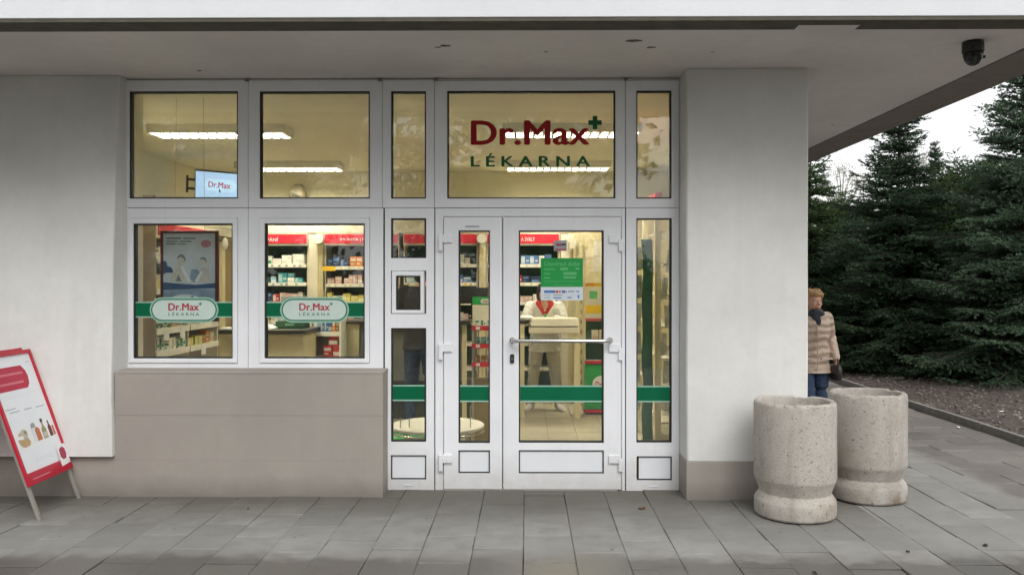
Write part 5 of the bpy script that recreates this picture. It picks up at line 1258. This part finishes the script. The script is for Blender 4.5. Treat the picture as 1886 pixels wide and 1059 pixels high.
# ------------------------------------------------------------------ TREES
def needles_mesh(name, S, D, L, mat, rg, n=9, nl=.032, nw=.0075):
    """S start, D unit direction, L length of each twig -> spiky twig of n needle triangles in two or three strips"""
    N = len(S)
    a = np.cross(D, np.array([0, 0, 1.0])); ln = np.linalg.norm(a, axis=1, keepdims=True); a = np.where(ln < .1, np.cross(D, np.array([1.0, 0, 0])), a); a /= np.linalg.norm(a, axis=1, keepdims=True); b = np.cross(D, a)
    V = np.empty((N, n, 3, 3))
    for k in range(n):
        t = (k + .3) / n; an = rg.uniform(0, 6.283, (N, 1))
        rad = a * np.cos(an) + b * np.sin(an) * .8
        base = S + D * (L[:, None] * t)
        w = np.cross(D, rad) * nw * rg.uniform(.7, 1.4, (N, 1))
        tip = base + (rad * .75 + D * .65) * nl * rg.uniform(.7, 1.25, (N, 1)) * (1.15 - .35 * t)
        V[:, k, 0] = base - w; V[:, k, 1] = base + w; V[:, k, 2] = tip
    # stem: one slim triangle that also carries the twig's tip
    st = np.empty((N, 1, 3, 3)); st[:, 0, 0] = S - a * .005; st[:, 0, 1] = S + a * .005; st[:, 0, 2] = S + D * (L[:, None] + nl * .7)
    V = np.concatenate([V, st], 1).reshape(-1, 3); nt = len(V) // 3
    me = bpy.data.meshes.new(name); me.vertices.add(len(V)); me.vertices.foreach_set('co', V.ravel()); me.loops.add(len(V)); me.loops.foreach_set('vertex_index', np.arange(len(V), dtype=np.int32))
    me.polygons.add(nt); me.polygons.foreach_set('loop_start', np.arange(0, nt * 3, 3, dtype=np.int32)); me.polygons.foreach_set('loop_total', np.full(nt, 3, dtype=np.int32))
    me.materials.append(mat); me.update(); me.validate(); return me
def spruce(H, Rb, seed, dens=1.0, prof=.85, zmin=.08, up=.45, droop=-.28, gap=.05, sec=.09):
    rg = np.random.default_rng(seed); S = []; D = []; L = []; limbs = MB()
    z = zmin
    limbs_pts = []
    while z < H * .985:
        f_ = z / H; nb = int(max(3, round((7 if f_ < .8 else 5) * dens)))
        a0 = rg.uniform(0, 6.28)
        for k in range(nb):
            az = a0 + 6.283 * k / nb + rg.normal(0, .35)
            bl = Rb * (1 - f_) ** prof * rg.choice((rg.uniform(.45, .8), rg.uniform(.75, 1.1), rg.uniform(.85, 1.28))) + .06
            el = droop + (up - droop) * f_ ** 1.2 + rg.normal(0, .17)
            d0 = np.array([math.cos(az) * math.cos(el), math.sin(az) * math.cos(el), math.sin(el)])
            side = np.array([-math.sin(az), math.cos(az), 0])
            p0 = np.array([0, 0, z + rg.uniform(-.14, .14)])
            curve = .22 + .1 * rg.random()
            pos = lambda t: p0 + d0 * bl * t + np.array([0, 0, 1.0]) * (curve * bl * (t ** 2 - t) * .8)
            limbs_pts.append([pos(0), pos(.5), pos(.97)] + [bl])
            nst = max(3, int(bl / (sec / dens ** .5)))
            for q in range(nst):
                t = .06 + .94 * (q + rg.random() * .8) / nst
                bp_ = pos(min(t, 1)); rem = bl * (1 - t)
                for sgn in (-1, 1):
                    sl = min(.42, .10 + rem * .50) * rg.uniform(.7, 1.15)
                    an = rg.uniform(.75, 1.05)
                    sd = d0 * math.cos(an) + side * sgn * math.sin(an) + np.array([0, 0, rg.uniform(-.30, .12)]); sd /= np.linalg.norm(sd)
                    m = max(1, int(sl / gap))
                    for w in range(m):
                        tt = (w + .3) / m; tp = bp_ + sd * sl * tt; tp = tp + np.array([0, 0, -.08 * sl * tt * tt])
                        s2 = rg.choice((-1, 1)); lat = np.cross(sd, np.array([0, 0, 1.0]))
                        if w == m - 1: td = sd
                        else: td = sd * .75 + lat * s2 * rg.uniform(.4, .9) + np.array([0, 0, rg.uniform(-.25, .2)])
                        td = td / np.linalg.norm(td)
                        S.append(tp); D.append(td); L.append(rg.uniform(.055, .105) * (1.2 if w == m - 1 else 1))
            S.append(pos(.97)); D.append(d0); L.append(.10)
        z += (.20 if f_ < .8 else .15) / dens ** .5 * rg.uniform(.8, 1.2)
    for q in range(10): S.append(np.array([0, 0, H * .93 + q * H * .007])); D.append(np.array([rg.normal(0, .3), rg.normal(0, .3), 1.0]) / 1.08); L.append(.08)
    return np.array(S), np.array(D), np.array(L), limbs_pts
def make_spruce(name, label, cat, H, Rb, seed, mat, loc, group, dens=1.0, n=9, nl=.038, nw=.0095, **kw):
    S, D, L, lp = spruce(H, Rb, seed, dens, **kw)
    t = thing(name, label, cat, loc, 0, group)
    mb = MB(); tr = .035 + H * .011; rr = random.Random(seed)
    mb.tube([(rr.uniform(-.02, .02), rr.uniform(-.02, .02), H * k / 8 - (.1 if k == 0 else 0)) for k in range(9)], [tr * (1 - .93 * k / 8) for k in range(9)], 10)
    tk = build(mb, 'trunk', M['bark'], t, smooth=True)
    lm = MB()
    for (a, b, c_, bl) in lp: lm.tube([a, b, c_], [.006 + .010 * bl, .004 + .006 * bl, .003], 5)
    build(lm, 'limb', M['bark'], tk)
    me = needles_mesh('crown', S, D, L, mat, np.random.default_rng(seed + 1), n, nl, nw)
    link('crown', me, t)
    return t
def copy_tree(o, loc, rz, sc, label, group=None, parent=None):
    c_ = o.copy(); COL.objects.link(c_); c_.parent = parent
    if parent is None:
        c_.location = loc; c_.rotation_euler = (0, 0, rz); c_.scale = (sc[0], sc[0], sc[1]); c_['label'] = label
        if group: c_['group'] = group
    for ch in [q for q in bpy.data.objects if q.parent == o]: copy_tree(ch, None, 0, None, None, None, c_)
    return c_
GS = 'conifers in the planting bed'
def at(px, Y): return (PX(px, Y), Y, .03)
def ht(py, Y): return PZ(py, Y, 1700) - .03
A = make_spruce('spruce_tree', 'tall dark spruce under the canopy edge, middle of the bed', 'spruce tree', ht(170, 14.3), 1.6, 21, M['needle_dark'], at(1655, 14.3), GS, 1.45, up=.55, droop=-.25)
B = make_spruce('spruce_tree', 'blue-green spruce at the right edge, nearest the camera', 'spruce tree', ht(85, 12.6), 1.8, 22, M['needle_blue'], at(1885, 12.6), GS, 1.4, up=.6, droop=-.2, n=9)
C_ = make_spruce('spruce_tree', 'green spruce just right of the white pier behind the passer-by', 'spruce tree', ht(250, 17), 1.75, 23, M['needle_green'], at(1492, 17), GS, 1.2, up=.45, droop=-.2)
D_ = make_spruce('yew_tree', 'rounded mid green yew between the two tall spruces', 'yew tree', ht(318, 15.5), 1.75, 24, M['needle_green'], at(1775, 15.5), GS, 1.35, prof=.50, up=.9, droop=.0)
E_ = make_spruce('spruce_tree', 'young low spruce in front of the yew, right half of the bed', 'spruce tree', ht(440, 13.4), 1.3, 25, M['needle_blue'], at(1790, 13.4), GS, 1.3, prof=.6, up=.6, droop=-.1)
copy_tree(A, at(1722, 22), 1.3, (.62, 1.08), 'slim far spruce whose tip shows in the gap between the tall spruces', GS)
copy_tree(A, at(1585, 19.5), 2.6, (1.15, .70), 'far dark spruce seen left of the tall dark spruce', GS)
copy_tree(D_, at(1700, 17.5), .8, (1.25, .92), 'broad green yew behind the tall dark spruce', GS)
copy_tree(D_, at(1860, 19), 2.2, (1.5, 1.15), 'broad green yew far back at the right edge', GS)
copy_tree(C_, at(1640, 24), 4.0, (1.4, .85), 'pale blue-green spruce far back, nearly hidden', GS)
copy_tree(A, at(1800, 25), 5.0, (1.4, .85), 'dark spruce far back behind the yew', GS)
copy_tree(A, at(1985, 14.0), 3.0, (1.1, 1.0), 'dark spruce past the right edge of the picture', GS)
copy_tree(D_, at(1530, 27), 3.0, (1.7, 1.1), 'broad yew closing the view beside the pier', GS)
copy_tree(A, at(1695, 15.0), 1.9, (.95, .62), 'low dark spruce filling the gap right of the tall dark spruce', GS)
copy_tree(E_, at(1575, 16.0), 4.4, (1.2, 1.15), 'low bushy spruce filling the gap behind the passer-by', GS)

# leafy trees: real branches and leaf-sized faces
def leafy(name, label, H, Rc, seed, leafmat, barkmat, loc, group, nl=9000, ls=.07, z0=.25, sparse=1.0, clusters=46, cat='tree', droop=0.0):
    rg = np.random.default_rng(seed); t = thing(name, label, cat, loc, 0, group)
    mb = MB(); tr = .02 + H * .016
    tp = [(rg.normal(0, .04) * k, rg.normal(0, .04) * k, H * .8 * k / 6 - (.15 if k == 0 else 0)) for k in range(7)]
    mb.tube(tp, [tr * (1 - .85 * k / 6) for k in range(7)], 10)
    tk = build(mb, 'trunk', barkmat, t, smooth=True)
    lm = MB(); cs = []
    for k in range(clusters):
        a = rg.uniform(0, 6.28); u = rg.random() ** .55; zz_ = z0 + (1 - z0) * rg.random(); prof = math.sin(math.pi * min(1, max(.08, (zz_ - z0) / (1 - z0) * .86 + .14))) ** .6
        c_ = np.array([math.cos(a) * Rc * u * prof, math.sin(a) * Rc * u * prof, zz_ * H]); cs.append(c_)
        s_ = np.array([0, 0, max(.12 * H, (zz_ - .22 - .1 * u) * H)]); m_ = (s_ + c_) / 2 + np.array([0, 0, .04 * H])
        lm.tube([s_, m_, c_], [tr * .32, tr * .2, .006], 6)
        for q in range(5):
            e_ = c_ + rg.normal(0, .16 * Rc, 3) * np.array([1, 1, .8]) - np.array([0, 0, droop]); lm.tube([(m_ + c_) / 2, (c_ + e_) / 2 + np.array([0, 0, .03]), e_], [.012, .008, .003], 4); cs.append(e_)
    build(lm, 'limb', barkmat, tk)
    cs = np.array(cs); idx = rg.integers(0, len(cs), nl); c = cs[idx] + rg.normal(0, .085 * Rc * sparse, (nl, 3)) * np.array([1, 1, .75]); c[:, 2] -= droop * rg.random(nl) * 1.5
    u = rg.normal(0, 1, (nl, 3)); u /= np.linalg.norm(u, axis=1, keepdims=True); w = np.cross(u, rg.normal(0, 1, (nl, 3))); w /= np.linalg.norm(w, axis=1, keepdims=True)
    s = ls * rg.uniform(.6, 1.3, (nl, 1)); V = np.stack([c - u * s, c - w * s * .5, c + u * s, c + w * s * .5], 1).reshape(-1, 3)
    me = bpy.data.meshes.new('crown'); me.vertices.add(len(V)); me.vertices.foreach_set('co', V.ravel()); me.loops.add(len(V)); me.loops.foreach_set('vertex_index', np.arange(len(V), dtype=np.int32))
    me.polygons.add(nl); me.polygons.foreach_set('loop_start', np.arange(0, nl * 4, 4, dtype=np.int32)); me.polygons.foreach_set('loop_total', np.full(nl, 4, dtype=np.int32)); me.materials.append(leafmat); me.update()
    link('crown', me, t); return t
bi = leafy('birch_tree', 'pale thin birch against the white sky beside the pier', ht(300, 30), 2.0, 31, M['leaf_pale'], M['birchbark'], at(1550, 30), 'pale birches far behind the conifers', 3000, .045, .3, 1.3, 40, 'birch tree', .15)
copy_tree(bi, at(1690, 34), 2.0, (1.0, 1.18), 'pale birch glimpsed right of the tall dark spruce', 'pale birches far behind the conifers')
copy_tree(bi, at(1745, 38), 4.0, (1.1, 1.12), 'pale birch glimpsed above the rounded yew', 'pale birches far behind the conifers')
# trees across the road, mirrored in the shop windows, plus copies added to block low sky
GT = 'leafy trees across the road'
T1 = leafy('linden_tree', 'leafy tree across the road mirrored in the left upper windows', 11.5, 4.2, 41, M['leaf_green'], M['bark'], (-9.5, -15, -.1), GT, 15000, .17, .16, 1.0, 60)
T2 = leafy('linden_tree', 'leafy tree across the road mirrored behind the red lettering', 12.5, 4.4, 42, M['leaf_green'], M['bark'], (-.3, -13, -.1), GT, 15000, .17, .16, 1.0, 60)
for k, (o, x, y, s) in enumerate(((T2, -17.5, -17, 1.0), (T2, -13.5, -22, 1.1), (T1, -25, -18, 1.0), (T2, 16.0, -24, .9), (T1, 24, -18, 1.0))):
    copy_tree(o, (x, y, -.1), 1.1 * k + .5, (s, s), ['leafy tree second from the left across the road', 'large leafy tree in the second row at left', 'leafy tree farthest left across the road', 'small leafy tree to the right across the road', 'leafy tree farthest right across the road'][k], GT)
hm = leafy('hedge', 'clipped green hedge bush along the far side of the road', 2.0, 1.6, 44, M['leaf_green'], M['shrubbark'], (0, -11, -.1), 'hedge bushes across the road', 5000, .09, .05, 1.3, 30, 'hedge')
for k in range(1, 9): copy_tree(hm, ((k - 5) * 3.0 + .01, -11, -.1), k * 1.7, (1.1, 1.0), 'clipped green hedge bush along the far side of the road', 'hedge bushes across the road')
hm.location = (15.0, -11, -.1)

# ------------------------------------------------------------------ small things lying on the pavement
def scrap(name, px, py, L, W, mat, label, cat, seed):
    Yq = EYE * FPX / (py - HZ); c_ = P(px, py, Yq); r_ = random.Random(seed); n = 9; top = []
    for k in range(n):
        a = 2 * math.pi * k / n; top.append((L * math.cos(a) * r_.uniform(.7, 1.1), W * math.sin(a) * r_.uniform(.6, 1.1), .006 + r_.uniform(0, .012)))
    v = top + [(x, y, z - .003) for x, y, z in top] + [(0, 0, .007), (0, 0, .004)]
    f = [(k, (k + 1) % n, 2 * n) for k in range(n)] + [(n + (k + 1) % n, n + k, 2 * n + 1) for k in range(n)] + [((k + 1) % n, k, n + k, n + (k + 1) % n) for k in range(n)]
    o = build(MB().add(v, f), name, mat, None, (c_.x, Yq, .001)); o.rotation_euler.z = r_.uniform(0, 3); return tag(o, label, cat)
leaf_b = simple('fallen_leaf_brown', (.09, .04, .02, 1), .8, var=.3); leaf_d = simple('fallen_leaf_dark', (.03, .024, .018, 1), .8, var=.3)
scrap('fallen_leaf', 1183, 937, .035, .02, leaf_b, 'reddish brown leaf on the slabs before the right side light', 'leaf', 1)
scrap('twig', 457, 940, .016, .004, M['black'], 'tiny black twig on the slabs below the parapet', 'twig', 2)
scrap('fallen_leaf', 1815, 1004, .026, .014, leaf_d, 'dark leaf on the bare slabs at lower right', 'leaf', 3)
scrap('fallen_leaf', 1500, 1056, .022, .012, leaf_d, 'dark leaf at the bottom edge below the planters', 'leaf', 4)
scrap('fallen_leaf', 1672, 1016, .012, .008, leaf_d, 'tiny dark leaf between the planters and the bottom edge', 'leaf', 5)
scrap('paper_scrap', 1765, 787, .035, .022, M['white'], 'white paper scrap lying by the kerb', 'paper', 6)
scrap('paper_scrap', 1844, 768, .03, .02, M['white'], 'white paper scrap on the mulch behind the kerb', 'paper', 7).location.z = .07
